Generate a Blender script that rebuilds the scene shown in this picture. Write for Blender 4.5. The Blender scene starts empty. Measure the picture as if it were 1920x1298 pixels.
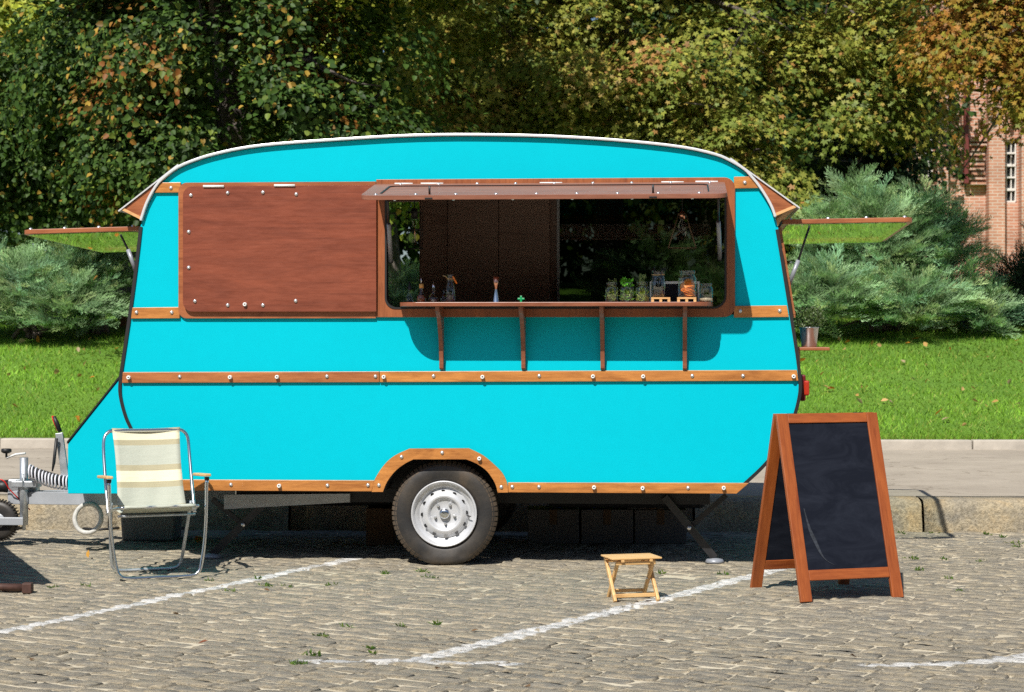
import bpy, bmesh, math, random
import numpy as np
from mathutils import Vector, Matrix
R_ = math.radians
rng = np.random.default_rng(7)
random.seed(7)
SC = bpy.context.scene
COL = SC.collection

# ------------------------------------------------------------------ camera, sky, sun, exposure
F_PX, CX, HY, EYE, D0 = 3700.0, 960.0, 620.0, 1.435, 12.0     # measured from the photograph
cam_d = bpy.data.cameras.new('camera'); cam = bpy.data.objects.new('camera', cam_d); COL.objects.link(cam)
cam.location = (0, -D0, EYE); cam.rotation_euler = (R_(90), 0, 0)
cam_d.sensor_width = 36; cam_d.lens = F_PX / 1920 * 36; cam_d.shift_y = -(649 - HY) / 1920
cam_d.clip_end = 3000
cam_d.dof.use_dof = True; cam_d.dof.focus_distance = 11.6; cam_d.dof.aperture_fstop = 6.3
SC.camera = cam
YAW = R_(4.65)                                               # the trailer's right end stands nearer
SUN = Vector((0.29 * math.cos(YAW) + math.sin(YAW), -0.29 * math.sin(YAW) + math.cos(YAW), -1.20)).normalized()
sun_el = math.asin(-SUN.z); sun_rot = math.atan2(-SUN.x, -SUN.y)
world = bpy.data.worlds.new('World'); SC.world = world; world.use_nodes = True
wn = world.node_tree.nodes; wl = world.node_tree.links
sky = wn.new('ShaderNodeTexSky'); sky.sky_type = 'NISHITA'; sky.sun_disc = False
sky.sun_elevation = sun_el; sky.sun_rotation = sun_rot; sky.ozone_density = 5.0
wl.new(sky.outputs[0], wn['Background'].inputs[0]); wn['Background'].inputs[1].default_value = 0.068
sd = bpy.data.lights.new('sun', 'SUN'); sun = bpy.data.objects.new('sun', sd); COL.objects.link(sun)
sd.energy = 4.9; sd.angle = R_(0.53); sd.color = (1.0, 0.955, 0.88)
sun.rotation_euler = SUN.to_track_quat('-Z', 'Y').to_euler(); sun.location = (-6, -14, 16)
SC.view_settings.view_transform = 'Standard'; SC.view_settings.look = 'None'
SC.view_settings.exposure = 0.25; SC.view_settings.gamma = 1.0
SC.cycles.max_bounces = 7; SC.cycles.transparent_max_bounces = 12
SC.cycles.caustics_reflective = False; SC.cycles.caustics_refractive = False
SC.cycles.sample_clamp_indirect = 4.0
SC.cycles.use_denoising = False; SC.cycles.use_adaptive_sampling = False

# ------------------------------------------------------------------ materials
def srgb(r, g, b):
    return tuple((c / 255 / 12.92) if c / 255 <= 0.04045 else ((c / 255 + 0.055) / 1.055) ** 2.4 for c in (r, g, b))

def newmat(name):
    m = bpy.data.materials.new(name); m.use_nodes = True
    nt = m.node_tree
    return m, nt, nt.nodes['Principled BSDF'], nt.nodes['Material Output']

def ramp(nt, stops):
    r = nt.nodes.new('ShaderNodeValToRGB'); e = r.color_ramp.elements
    while len(e) < len(stops): e.new(0.5)
    for k, (p, c) in enumerate(stops):
        e[k].position = p; e[k].color = (*c, 1)
    return r

def coords(nt, scale=(1, 1, 1), kind='Object', rand=True, rot=(0, 0, 0)):
    tc = nt.nodes.new('ShaderNodeTexCoord'); mp = nt.nodes.new('ShaderNodeMapping')
    mp.inputs['Scale'].default_value = scale; mp.inputs['Rotation'].default_value = rot
    nt.links.new(tc.outputs[kind], mp.inputs['Vector'])
    if rand:
        oi = nt.nodes.new('ShaderNodeObjectInfo'); mu = nt.nodes.new('ShaderNodeMath'); mu.operation = 'MULTIPLY'
        mu.inputs[1].default_value = 37.0
        nt.links.new(oi.outputs['Random'], mu.inputs[0]); nt.links.new(mu.outputs[0], mp.inputs['Location'])
    return mp.outputs[0]

def noise(nt, vec, scale, detail=4, rough=0.55, dist=0.0):
    n = nt.nodes.new('ShaderNodeTexNoise'); n.inputs['Scale'].default_value = scale
    n.inputs['Detail'].default_value = detail; n.inputs['Roughness'].default_value = rough
    n.inputs['Distortion'].default_value = dist
    if vec is not None: nt.links.new(vec, n.inputs['Vector'])
    return n.outputs['Fac']

def bump(nt, bs, h, strength, dist=0.01):
    b = nt.nodes.new('ShaderNodeBump'); b.inputs['Strength'].default_value = strength; b.inputs['Distance'].default_value = dist
    nt.links.new(h, b.inputs['Height']); nt.links.new(b.outputs[0], bs.inputs['Normal'])

def mixc(nt, fac, a, b, mode='MIX'):
    m = nt.nodes.new('ShaderNodeMix'); m.data_type = 'RGBA'; m.blend_type = mode
    for sock, v in ((m.inputs[0], fac), (m.inputs[6], a), (m.inputs[7], b)):
        if isinstance(v, (int, float)): sock.default_value = v
        elif isinstance(v, tuple): sock.default_value = (*v, 1)
        else: nt.links.new(v, sock)
    return m.outputs[2]

def math2(nt, op, a, b=None, c=None, clamp=False):
    m = nt.nodes.new('ShaderNodeMath'); m.operation = op; m.use_clamp = clamp
    for i, v in enumerate((a, b, c)):
        if v is None: continue
        if isinstance(v, (int, float)): m.inputs[i].default_value = v
        else: nt.links.new(v, m.inputs[i])
    return m.outputs[0]

def plain(name, col, rough=0.5, metal=0.0, var=0.0, vscale=8.0, bmp=0.0, bscale=60.0, coat=0.0, spec=0.5):
    m, nt, bs, out = newmat(name)
    bs.inputs['Base Color'].default_value = (*col, 1); bs.inputs['Roughness'].default_value = rough
    bs.inputs['Metallic'].default_value = metal; bs.inputs['Specular IOR Level'].default_value = spec
    bs.inputs['Coat Weight'].default_value = coat
    if var or bmp:
        v = coords(nt)
    if var:
        f = noise(nt, v, vscale, 5, 0.6)
        r = ramp(nt, [(0.3, tuple(c * (1 - var) for c in col)), (0.7, tuple(min(1, c * (1 + var)) for c in col))])
        nt.links.new(f, r.inputs[0]); nt.links.new(r.outputs[0], bs.inputs['Base Color'])
    if bmp:
        bump(nt, bs, noise(nt, v, bscale, 4), bmp, 0.004)
    return m

def wood(name, dark, light, axis='X', rough=0.45, coat=0.15, scale=1.0):
    m, nt, bs, out = newmat(name)
    s = {'X': (1.6, 9, 9), 'Y': (9, 1.6, 9), 'Z': (9, 9, 1.6)}[axis]
    v = coords(nt, tuple(k * scale for k in s))
    big = noise(nt, v, 1.1, 4, 0.6, 1.6)
    fine = noise(nt, v, 9.0, 5, 0.65, 0.4)
    vs = coords(nt, tuple(k * q * scale for k, q in zip(s, {'X': (.35, 3, 3), 'Y': (3, .35, 3), 'Z': (3, 3, .35)}[axis])))
    pore = noise(nt, vs, 5.0, 3, 0.5, 0.2)
    rp = ramp(nt, [(0.36, (0.66, 0.62, 0.60)), (0.48, (1, 1, 1))]); nt.links.new(pore, rp.inputs[0])
    r = ramp(nt, [(0.28, dark), (0.5, tuple((a + b) / 2 for a, b in zip(dark, light))), (0.72, light)])
    mx = math2(nt, 'MULTIPLY_ADD', fine, 0.35, math2(nt, 'MULTIPLY', big, 0.72))
    nt.links.new(mx, r.inputs[0])
    # knots and resin streaks
    vk = coords(nt, tuple(k * 0.5 * scale for k in s))
    kn = noise(nt, vk, 1.7, 2, 0.5, 3.0)
    rk = ramp(nt, [(0.62, (1, 1, 1)), (0.75, (0.72, 0.62, 0.55))]); nt.links.new(kn, rk.inputs[0])
    c = mixc(nt, 1.0, r.outputs[0], rk.outputs[0], 'MULTIPLY'); c = mixc(nt, 0.4, c, rp.outputs[0], 'MULTIPLY')
    nt.links.new(c, bs.inputs['Base Color'])
    rr = math2(nt, 'MULTIPLY_ADD', fine, 0.25, rough - 0.12)
    nt.links.new(rr, bs.inputs['Roughness']); bs.inputs['Coat Weight'].default_value = coat
    bs.inputs['Coat Roughness'].default_value = 0.25
    bump(nt, bs, fine, 0.12, 0.003)
    return m

def thin_glass(name, tint=(0.93, 0.96, 0.95), ior=1.5, rough=0.0, refl=1.0):
    m, nt, bs, out = newmat(name)
    nt.nodes.remove(bs)
    tr = nt.nodes.new('ShaderNodeBsdfTransparent'); tr.inputs[0].default_value = (*tint, 1)
    gl = nt.nodes.new('ShaderNodeBsdfGlossy'); gl.inputs['Roughness'].default_value = rough
    gl.inputs[0].default_value = (refl, refl, refl, 1)
    fr = nt.nodes.new('ShaderNodeFresnel'); fr.inputs[0].default_value = ior
    mx = nt.nodes.new('ShaderNodeMixShader')
    # the same Fresnel on both faces of the sheet
    ge = nt.nodes.new('ShaderNodeNewGeometry')
    inv = nt.nodes.new('ShaderNodeMix'); inv.data_type = 'FLOAT'
    nt.links.new(ge.outputs['Backfacing'], inv.inputs[0]); inv.inputs[2].default_value = ior; inv.inputs[3].default_value = 1 / ior
    nt.links.new(inv.outputs[0], fr.inputs[0])
    nt.links.new(fr.outputs[0], mx.inputs[0]); nt.links.new(tr.outputs[0], mx.inputs[1]); nt.links.new(gl.outputs[0], mx.inputs[2])
    nt.links.new(mx.outputs[0], out.inputs['Surface'])
    return m

def leafmat(name, rough=0.45, trans=0.35, var=0.3):
    m, nt, bs, out = newmat(name)
    at = nt.nodes.new('ShaderNodeAttribute'); at.attribute_name = 'col'
    c = at.outputs['Color']
    nt.links.new(c, bs.inputs['Base Color']); bs.inputs['Roughness'].default_value = rough
    bs.inputs['Specular IOR Level'].default_value = 0.2
    tl = nt.nodes.new('ShaderNodeBsdfTranslucent')
    hs = nt.nodes.new('ShaderNodeHueSaturation'); hs.inputs['Value'].default_value = 1.5; hs.inputs['Hue'].default_value = 0.485
    nt.links.new(c, hs.inputs['Color']); nt.links.new(hs.outputs[0], tl.inputs[0])
    mx = nt.nodes.new('ShaderNodeMixShader'); mx.inputs[0].default_value = trans
    nt.links.new(bs.outputs[0], mx.inputs[1]); nt.links.new(tl.outputs[0], mx.inputs[2])
    nt.links.new(mx.outputs[0], out.inputs['Surface'])
    return m

M = {}
def teal_paint():
    m, nt, bs, out = newmat('teal_paint')
    v = coords(nt, rand=False)
    n = noise(nt, v, 0.9, 3, 0.5); n2 = noise(nt, v, 14, 5, 0.6)
    r = ramp(nt, [(0.3, (0.0, 0.475, 0.595)), (0.7, (0.0, 0.50, 0.62))]); nt.links.new(n, r.inputs[0])
    r2 = ramp(nt, [(0.25, (0.95, 0.97, 0.97)), (0.6, (1, 1, 1))]); nt.links.new(n2, r2.inputs[0])
    nt.links.new(mixc(nt, 1.0, r.outputs[0], r2.outputs[0], 'MULTIPLY'), bs.inputs['Base Color'])
    bs.inputs['Roughness'].default_value = 0.42; bs.inputs['Specular IOR Level'].default_value = 0.10
    nb = math2(nt, 'MULTIPLY_ADD', noise(nt, v, 2.2, 3), 3.0, noise(nt, v, 90, 3))
    bump(nt, bs, nb, 0.05, 0.003)
    return m
M['teal'] = teal_paint()
M['ply_dark'] = wood('red_brown_plywood', srgb(98, 46, 31), srgb(142, 74, 51), 'X', 0.38, 0.25, 0.7)
M['hatch_top'] = wood('glossy_varnished_hatch_board', srgb(124, 76, 60), srgb(160, 108, 88), 'X', 0.5, 0.22, 0.7)
M['hatch_top'].node_tree.nodes['Principled BSDF'].inputs['Specular IOR Level'].default_value = 0.12
M['ply'] = wood('varnished_plywood', srgb(126, 68, 38), srgb(172, 104, 62), 'X', 0.42, 0.2)
M['ply_z'] = wood('varnished_plywood_upright', srgb(120, 62, 34), srgb(166, 98, 56), 'Z', 0.42, 0.2)
M['trim'] = wood('honey_plywood_trim', srgb(132, 76, 32), srgb(206, 138, 70), 'X', 0.38, 0.3)
M['trim_red'] = wood('reddish_plywood_trim', srgb(132, 72, 38), srgb(186, 118, 68), 'X', 0.4, 0.25)
M['edge'] = wood('raw_plywood_edge', srgb(196, 142, 86), srgb(224, 178, 122), 'X', 0.6, 0.0)
M['counter'] = wood('counter_plywood', srgb(112, 62, 42), srgb(150, 90, 62), 'X', 0.4, 0.2)
M['board_wood'] = wood('orange_stained_pine', srgb(122, 56, 20), srgb(168, 90, 38), 'Z', 0.45, 0.15)
M['board_wood_x'] = wood('orange_stained_pine_rail', srgb(122, 56, 20), srgb(168, 90, 38), 'X', 0.45, 0.15)
M['beech'] = wood('pale_beech', srgb(196, 150, 92), srgb(228, 190, 132), 'X', 0.5, 0.05)
M['inside'] = wood('dark_interior_plywood', srgb(116, 90, 80), srgb(142, 112, 98), 'X', 0.45, 0.1, 0.6)
M['black'] = plain('black_rubber', (0.012, 0.012, 0.013), 0.5)
M['blackmetal'] = plain('black_painted_steel', (0.02, 0.02, 0.022), 0.42, 0.0, 0.3, 20)
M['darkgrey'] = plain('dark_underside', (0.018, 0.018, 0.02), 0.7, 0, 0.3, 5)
M['alu'] = plain('brushed_aluminium', (0.78, 0.79, 0.80), 0.34, 0.9, 0.08, 12)
M['white_rail'] = plain('pale_aluminium_rail', (0.74, 0.75, 0.76), 0.35, 0.35)
M['steel'] = plain('galvanised_steel', (0.50, 0.53, 0.56), 0.42, 0.75, 0.22, 18, 0.1, 40)
M['chrome'] = plain('bright_steel', (0.70, 0.72, 0.74), 0.2, 1.0)
M['bolt'] = plain('zinc_bolt_head', (0.72, 0.73, 0.74), 0.3, 0.8)
M['white_plastic'] = plain('white_plastic', (0.78, 0.78, 0.76), 0.4)
M['grey_paint'] = plain('grey_painted_steel', (0.40, 0.42, 0.45), 0.45, 0.2, 0.1, 8)
M['grey_strut'] = plain('grey_strut', (0.30, 0.32, 0.36), 0.4, 0.2)
M['rim'] = plain('silver_wheel_paint', (0.60, 0.61, 0.63), 0.4, 0.3, 0.1, 14)
M['red'] = plain('red_plastic', (0.55, 0.02, 0.015), 0.3)
M['orange_plastic'] = plain('amber_red_lens', (0.42, 0.03, 0.012), 0.2)
M['cage'] = plain('bronze_wire', (0.30, 0.20, 0.14), 0.5)
M['dark_red'] = plain('dark_red_lens', (0.14, 0.006, 0.012), 0.25)
M['grey_hose'] = plain('grey_spiral_hose', (0.66, 0.65, 0.70), 0.45)
M['white_hose'] = plain('dusty_white_hose', (0.52, 0.51, 0.48), 0.6, 0, 0.25, 30)
M['grey_box'] = plain('grey_plastic_bin', (0.17, 0.18, 0.19), 0.5, 0, 0.1, 5)
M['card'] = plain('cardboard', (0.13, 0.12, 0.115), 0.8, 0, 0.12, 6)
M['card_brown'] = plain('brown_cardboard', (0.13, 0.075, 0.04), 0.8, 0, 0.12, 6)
M['blue_water'] = plain('blue_plastic', (0.02, 0.09, 0.36), 0.12, 0, 0.2, 20, 0.3, 30)
M['glass'] = thin_glass('jar_glass', (0.97, 0.985, 0.98))
M['acrylic'] = thin_glass('acrylic_pane', (0.95, 0.96, 0.955), 1.07)
M['acrylic_end'] = thin_glass('end_acrylic_pane', (0.95, 0.97, 0.95), 1.5)
M['tint'] = thin_glass('dark_tinted_glass', (0.27, 0.29, 0.25), 1.4)
M['amber'] = plain('amber_liquor', (0.20, 0.06, 0.008), 0.1)
M['dark_glass'] = plain('dark_glass', (0.01, 0.012, 0.014), 0.08)
M['water_glass'] = thin_glass('bluish_glass_body', (0.66, 0.72, 0.84))
M['copper'] = plain('copper', (0.80, 0.40, 0.27), 0.25, 1.0)
M['green_plastic'] = plain('green_plastic', (0.0, 0.30, 0.10), 0.3)
M['orange_fruit'] = plain('dried_orange', (0.80, 0.20, 0.015), 0.5, 0, 0.3, 60)
M['orange_pith'] = plain('orange_pith', (0.72, 0.40, 0.12), 0.6)
M['twine'] = plain('twine', (0.50, 0.36, 0.18), 0.9)
M['seeds'] = plain('pale_seeds', (0.40, 0.32, 0.22), 0.8, 0, 0.6, 150)
M['screen'] = plain('dark_screen', (0.008, 0.010, 0.02), 0.15)
M['rust'] = plain('rusty_brown_pipe', (0.085, 0.04, 0.03), 0.6, 0.2, 0.35, 14)
M['zinc'] = plain('zinc_bucket', (0.55, 0.56, 0.58), 0.28, 0.9, 0.12, 10)
M['soil'] = plain('soil', (0.03, 0.02, 0.012), 0.9)

def tyre_mat():
    m, nt, bs, out = newmat('dusty_tyre_rubber')
    v = coords(nt)
    f = noise(nt, v, 5, 5, 0.65)
    r = ramp(nt, [(0.38, (0.020, 0.019, 0.019)), (0.62, (0.050, 0.042, 0.034)), (0.8, (0.105, 0.075, 0.05))])
    nt.links.new(f, r.inputs[0]); nt.links.new(r.outputs[0], bs.inputs['Base Color'])
    bs.inputs['Roughness'].default_value = 0.5
    bump(nt, bs, noise(nt, v, 70, 3), 0.15, 0.003)
    return m
M['tyre'] = tyre_mat()
M['tread'] = plain('dusty_tread', (0.085, 0.062, 0.042), 0.8, 0, 0.45, 12)

def chalk_mat():
    m, nt, bs, out = newmat('chalkboard_slate')
    v = coords(nt, (1, 1, 1), rand=False)
    sm = noise(nt, coords(nt, (2.0, 2, 5), rand=False), 1.6, 6, 0.7, 1.2)
    r = ramp(nt, [(0.40, (0.007, 0.009, 0.016)), (0.62, (0.014, 0.017, 0.027)), (0.82, (0.034, 0.039, 0.052))])
    nt.links.new(sm, r.inputs[0])
    nt.links.new(r.outputs[0], bs.inputs['Base Color']); bs.inputs['Roughness'].default_value = 0.75; bs.inputs['Specular IOR Level'].default_value = 0.1
    return m
M['chalk'] = chalk_mat()
M['chalk_dust'] = plain('chalk_smear', (0.024, 0.029, 0.039), 0.9, 0, 0.6, 60)

def fabric_mat():
    m, nt, bs, out = newmat('striped_canvas')
    uv = nt.nodes.new('ShaderNodeUVMap'); sp = nt.nodes.new('ShaderNodeSeparateXYZ')
    nt.links.new(uv.outputs[0], sp.inputs[0])
    bg, cr, gr = srgb(180, 172, 142), srgb(236, 229, 198), srgb(186, 190, 176)
    st = [(0, bg), (0.075, cr), (0.21, bg), (0.27, gr), (0.50, bg), (0.565, cr), (0.69, bg), (0.755, gr), (0.955, bg)]
    r = ramp(nt, st); r.color_ramp.interpolation = 'CONSTANT'
    nt.links.new(sp.outputs[1], r.inputs[0])
    v = coords(nt, (1, 1, 1), rand=False)
    w = noise(nt, v, 220, 2, 0.6); rw = ramp(nt, [(0.3, (0.86, 0.86, 0.85)), (0.7, (1, 1, 1))]); nt.links.new(w, rw.inputs[0])
    nt.links.new(mixc(nt, 1, r.outputs[0], rw.outputs[0], 'MULTIPLY'), bs.inputs['Base Color'])
    bs.inputs['Roughness'].default_value = 0.9
    nb = math2(nt, 'MULTIPLY_ADD', noise(nt, coords(nt, (3, 3, 14), rand=False), 2.5, 3), 4.0, w)
    bump(nt, bs, nb, 0.25, 0.004)
    return m
M['canvas'] = fabric_mat()

# ------------------------------------------------------------------ mesh helpers
def tag(o, label=None, cat=None, group=None, kind=None):
    if label: o['label'] = label
    if cat: o['category'] = cat
    if group: o['group'] = group
    if kind: o['kind'] = kind
    return o

def empty(name, loc=(0, 0, 0), rz=0.0, parent=None):
    o = bpy.data.objects.new(name, None); COL.objects.link(o); o.location = loc; o.rotation_euler = (0, 0, rz)
    o.empty_display_size = 0.1
    if parent: o.parent = parent
    return o

class MB:
    """collects shapes and links them as one mesh object"""
    def __init__(s): s.v = []; s.f = []; s.sm = []
    def add(s, v, f, smooth=False):
        o = len(s.v); s.v += [tuple(p) for p in v]; s.f += [tuple(i + o for i in q) for q in f]; s.sm += [smooth] * len(f); return s
    def box(s, lo, hi):
        (a, b, c), (d, e, g) = lo, hi
        return s.add([(a, b, c), (d, b, c), (d, e, c), (a, e, c), (a, b, g), (d, b, g), (d, e, g), (a, e, g)],
                     [(0, 3, 2, 1), (4, 5, 6, 7), (0, 1, 5, 4), (1, 2, 6, 5), (2, 3, 7, 6), (3, 0, 4, 7)])
    def ext(s, poly, v0, v1):                       # polygon in (u,z), extruded along v (v0 is the camera side)
        a = 0.5 * sum(poly[i - 1][0] * poly[i][1] - poly[i][0] * poly[i - 1][1] for i in range(len(poly)))
        if a < 0: poly = poly[::-1]
        n = len(poly)
        v = [(p[0], v0, p[1]) for p in poly] + [(p[0], v1, p[1]) for p in poly]
        f = [tuple(range(n)), tuple(range(2 * n - 1, n - 1, -1))] + [((i + 1) % n, i, n + i, n + (i + 1) % n) for i in range(n)]
        return s.add(v, f)
    def ring(s, outer, inner, v0, v1):
        n = len(outer)
        v = [(p[0], v0, p[1]) for p in outer] + [(p[0], v0, p[1]) for p in inner] + [(p[0], v1, p[1]) for p in outer] + [(p[0], v1, p[1]) for p in inner]
        f = []
        for i in range(n):
            j = (i + 1) % n
            f += [(i, j, n + j, n + i), (2 * n + j, 2 * n + i, 3 * n + i, 3 * n + j), (j, i, 2 * n + i, 2 * n + j), (n + i, n + j, 3 * n + j, 3 * n + i)]
        return s.add(v, f)
    def bar(s, p, q, w, h, up=(0, 0, 1)):           # square bar from p to q
        p, q = Vector(p), Vector(q); d = (q - p).normalized(); up = Vector(up)
        if abs(d.dot(up)) > 0.98: up = Vector((0, 1, 0))
        x = d.cross(up).normalized() * w / 2; y = x.normalized().cross(d).normalized() * h / 2
        v = [p - x - y, p + x - y, p + x + y, p - x + y, q - x - y, q + x - y, q + x + y, q - x + y]
        return s.add(v, [(0, 3, 2, 1), (4, 5, 6, 7), (0, 1, 5, 4), (1, 2, 6, 5), (2, 3, 7, 6), (3, 0, 4, 7)])
    def tube(s, pts, r, seg=10, closed=False, caps=True):
        P = [Vector(p) for p in pts]; n = len(P); rs = r if isinstance(r, (list, tuple)) else [r] * n
        T = []
        for i in range(n):
            a = P[i - 1] if (i or closed) else P[0]; b = P[(i + 1) % n] if (i < n - 1 or closed) else P[-1]
            t = (b - a); T.append(t.normalized() if t.length else Vector((0, 0, 1)))
        nrm = T[0].orthogonal().normalized(); v = []
        for i in range(n):
            nrm = (nrm - T[i] * nrm.dot(T[i])); nrm = nrm.normalized() if nrm.length > 1e-6 else T[i].orthogonal().normalized()
            bi = T[i].cross(nrm)
            for k in range(seg):
                a = 2 * math.pi * k / seg; v.append(P[i] + (nrm * math.cos(a) + bi * math.sin(a)) * rs[i])
        f = []
        for i in range(n if closed else n - 1):
            j = (i + 1) % n
            for k in range(seg):
                l = (k + 1) % seg; f.append((i * seg + k, i * seg + l, j * seg + l, j * seg + k))
        s.add(v, f, True)
        if caps and not closed:
            o = len(s.v) - len(v)
            s.f += [tuple(o + k for k in range(seg - 1, -1, -1)), tuple(o + (n - 1) * seg + k for k in range(seg))]; s.sm += [False, False]
        return s
    def lathe(s, prof, seg=20, c=(0, 0, 0), axis='Z', smooth=True):
        v = []; n = len(prof)
        for (r, h) in prof:
            for k in range(seg):
                a = 2 * math.pi * k / seg; x, y = r * math.cos(a), r * math.sin(a)
                p = (x, y, h) if axis == 'Z' else ((x, h, y) if axis == 'Y' else (h, x, y))
                v.append((p[0] + c[0], p[1] + c[1], p[2] + c[2]))
        f = []
        for i in range(n - 1):
            for k in range(seg):
                l = (k + 1) % seg
                q = (i * seg + k, i * seg + l, (i + 1) * seg + l, (i + 1) * seg + k)
                f.append(q if axis != 'Y' else q[::-1])
        return s.add(v, f, smooth)
    def build(s, name, mat, parent=None, bevel=0.0, loc=None, rz=None):
        me = bpy.data.meshes.new(name); me.from_pydata(s.v, [], s.f); me.update()
        me.polygons.foreach_set('use_smooth', s.sm)
        if mat is not None: me.materials.append(M[mat] if isinstance(mat, str) else mat)
        o = bpy.data.objects.new(name, me); COL.objects.link(o)
        if parent: o.parent = parent
        if loc: o.location = loc
        if rz: o.rotation_euler = (0, 0, rz)
        if bevel:
            b = o.modifiers.new('bevel', 'BEVEL'); b.width = bevel; b.segments = 2; b.limit_method = 'ANGLE'; b.angle_limit = R_(50)
            b.harden_normals = False
        return o

def fast_mesh(name, V, Fq, mat, parent=None, col=None, smooth=False):
    V = np.asarray(V, np.float32).reshape(-1, 3); Fq = np.asarray(Fq, np.int32); k = Fq.shape[1]
    me = bpy.data.meshes.new(name); me.vertices.add(len(V)); me.vertices.foreach_set('co', V.ravel())
    me.loops.add(Fq.size); me.loops.foreach_set('vertex_index', Fq.ravel())
    me.polygons.add(len(Fq)); me.polygons.foreach_set('loop_start', np.arange(0, Fq.size, k, dtype=np.int32))
    me.update(calc_edges=True)
    if smooth: me.polygons.foreach_set('use_smooth', np.ones(len(Fq), bool))
    if col is not None:
        at = me.attributes.new('col', 'FLOAT_COLOR', 'FACE')
        c = np.ones((len(Fq), 4), np.float32); c[:, :3] = col; at.data.foreach_set('color', c.ravel())
    me.materials.append(mat)
    o = bpy.data.objects.new(name, me); COL.objects.link(o)
    if parent: o.parent = parent
    return o

def rrect(x0, y0, x1, y1, r, seg=6):
    """rounded rectangle, r = (bottom-left, bottom-right, top-right, top-left)"""
    if not isinstance(r, (tuple, list)): r = (r,) * 4
    out = []
    for (cx, cy, rr, a0) in ((x0, y0, r[0], 180), (x1, y0, r[1], 270), (x1, y1, r[2], 0), (x0, y1, r[3], 90)):
        ox = cx + (rr if cx == x0 else -rr); oy = cy + (rr if cy == y0 else -rr)
        for k in range(seg + 1):
            a = R_(a0 + 90 * k / seg); out.append((ox + rr * math.cos(a), oy + rr * math.sin(a)))
    return out

def spline(pts, n=6, closed=False):
    P = [Vector(p) for p in pts]; out = []; m = len(P)
    rng_ = range(m if closed else m - 1)
    for i in rng_:
        a = P[(i - 1) % m] if (i or closed) else P[0]; b = P[i]; c = P[(i + 1) % m]; d = P[(i + 2) % m] if (i + 2 < m or closed) else P[-1]
        for k in range(n):
            t = k / n
            out.append(0.5 * ((2 * b) + (c - a) * t + (2 * a - 5 * b + 4 * c - d) * t * t + (3 * b - a - 3 * c + d) * t ** 3))
    if not closed: out.append(P[-1])
    return out

def world_at(px, py, d):
    """the point at depth d (metres from the camera) that the photograph shows at px,py"""
    return Vector(((px - CX) * d / F_PX, d - D0, EYE - (py - HY) * d / F_PX))
def ground_at(px, py, z=0.0):
    d = F_PX * (EYE - z) / (py - HY); return Vector(((px - CX) * d / F_PX, d - D0, z))

# ------------------------------------------------------------------ the ground: sand bed, setts, kerbs, pavement, lawn
CA = R_(32)                                               # the courses run at 32 degrees to the kerb
CI = np.array([math.cos(CA), -math.sin(CA)]); CJ = np.array([math.sin(CA), math.cos(CA)])

def paint_mask(nt):
    """worn white parking lines, as flat print on the stones"""
    g = nt.nodes.new('ShaderNodeNewGeometry'); sx = nt.nodes.new('ShaderNodeSeparateXYZ'); nt.links.new(g.outputs['Position'], sx.inputs[0])
    X, Y = sx.outputs[0], sx.outputs[1]
    wob = math2(nt, 'MULTIPLY_ADD', noise(nt, g.outputs['Position'], 14, 4, 0.7), 0.10, -0.05)
    total = None
    for (a, b, w) in PAINT:
        a, b = Vector(a), Vector(b); d = b - a; L = d.length; d /= L; nx, ny = -d.y, d.x
        perp = math2(nt, 'ADD', math2(nt, 'MULTIPLY', X, nx), math2(nt, 'MULTIPLY', Y, ny))
        perp = math2(nt, 'ABSOLUTE', math2(nt, 'ADD', math2(nt, 'SUBTRACT', perp, a.x * nx + a.y * ny), wob))
        al = math2(nt, 'ADD', math2(nt, 'MULTIPLY', X, d.x), math2(nt, 'MULTIPLY', Y, d.y))
        al = math2(nt, 'ABSOLUTE', math2(nt, 'SUBTRACT', al, a.x * d.x + a.y * d.y + L / 2))
        m1 = math2(nt, 'MULTIPLY', math2(nt, 'SUBTRACT', w, perp), 60, clamp=True)
        m2 = math2(nt, 'MULTIPLY', math2(nt, 'SUBTRACT', L / 2, math2(nt, 'ADD', al, wob)), 30, clamp=True)
        m = math2(nt, 'MULTIPLY', m1, m2)
        total = m if total is None else math2(nt, 'MAXIMUM', total, m)
    wear = noise(nt, g.outputs['Position'], 26, 5, 0.7)
    wr = ramp(nt, [(0.38, (0, 0, 0)), (0.46, (1, 1, 1))]); nt.links.new(wear, wr.inputs[0])
    return math2(nt, 'MULTIPLY', total, wr.outputs[0])

def g2(px, py): p = ground_at(px, py); return (p.x, p.y)
PAINT = [(g2(-60, 1199), g2(672, 1046), 0.055), (g2(765, 1243), g2(1500, 1058), 0.062),
         (g2(545, 1240), g2(985, 1245), 0.042), (g2(1600, 1250), g2(2050, 1236), 0.042), (g2(1830, 1248), g2(2300, 1150), 0.05)]

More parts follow.
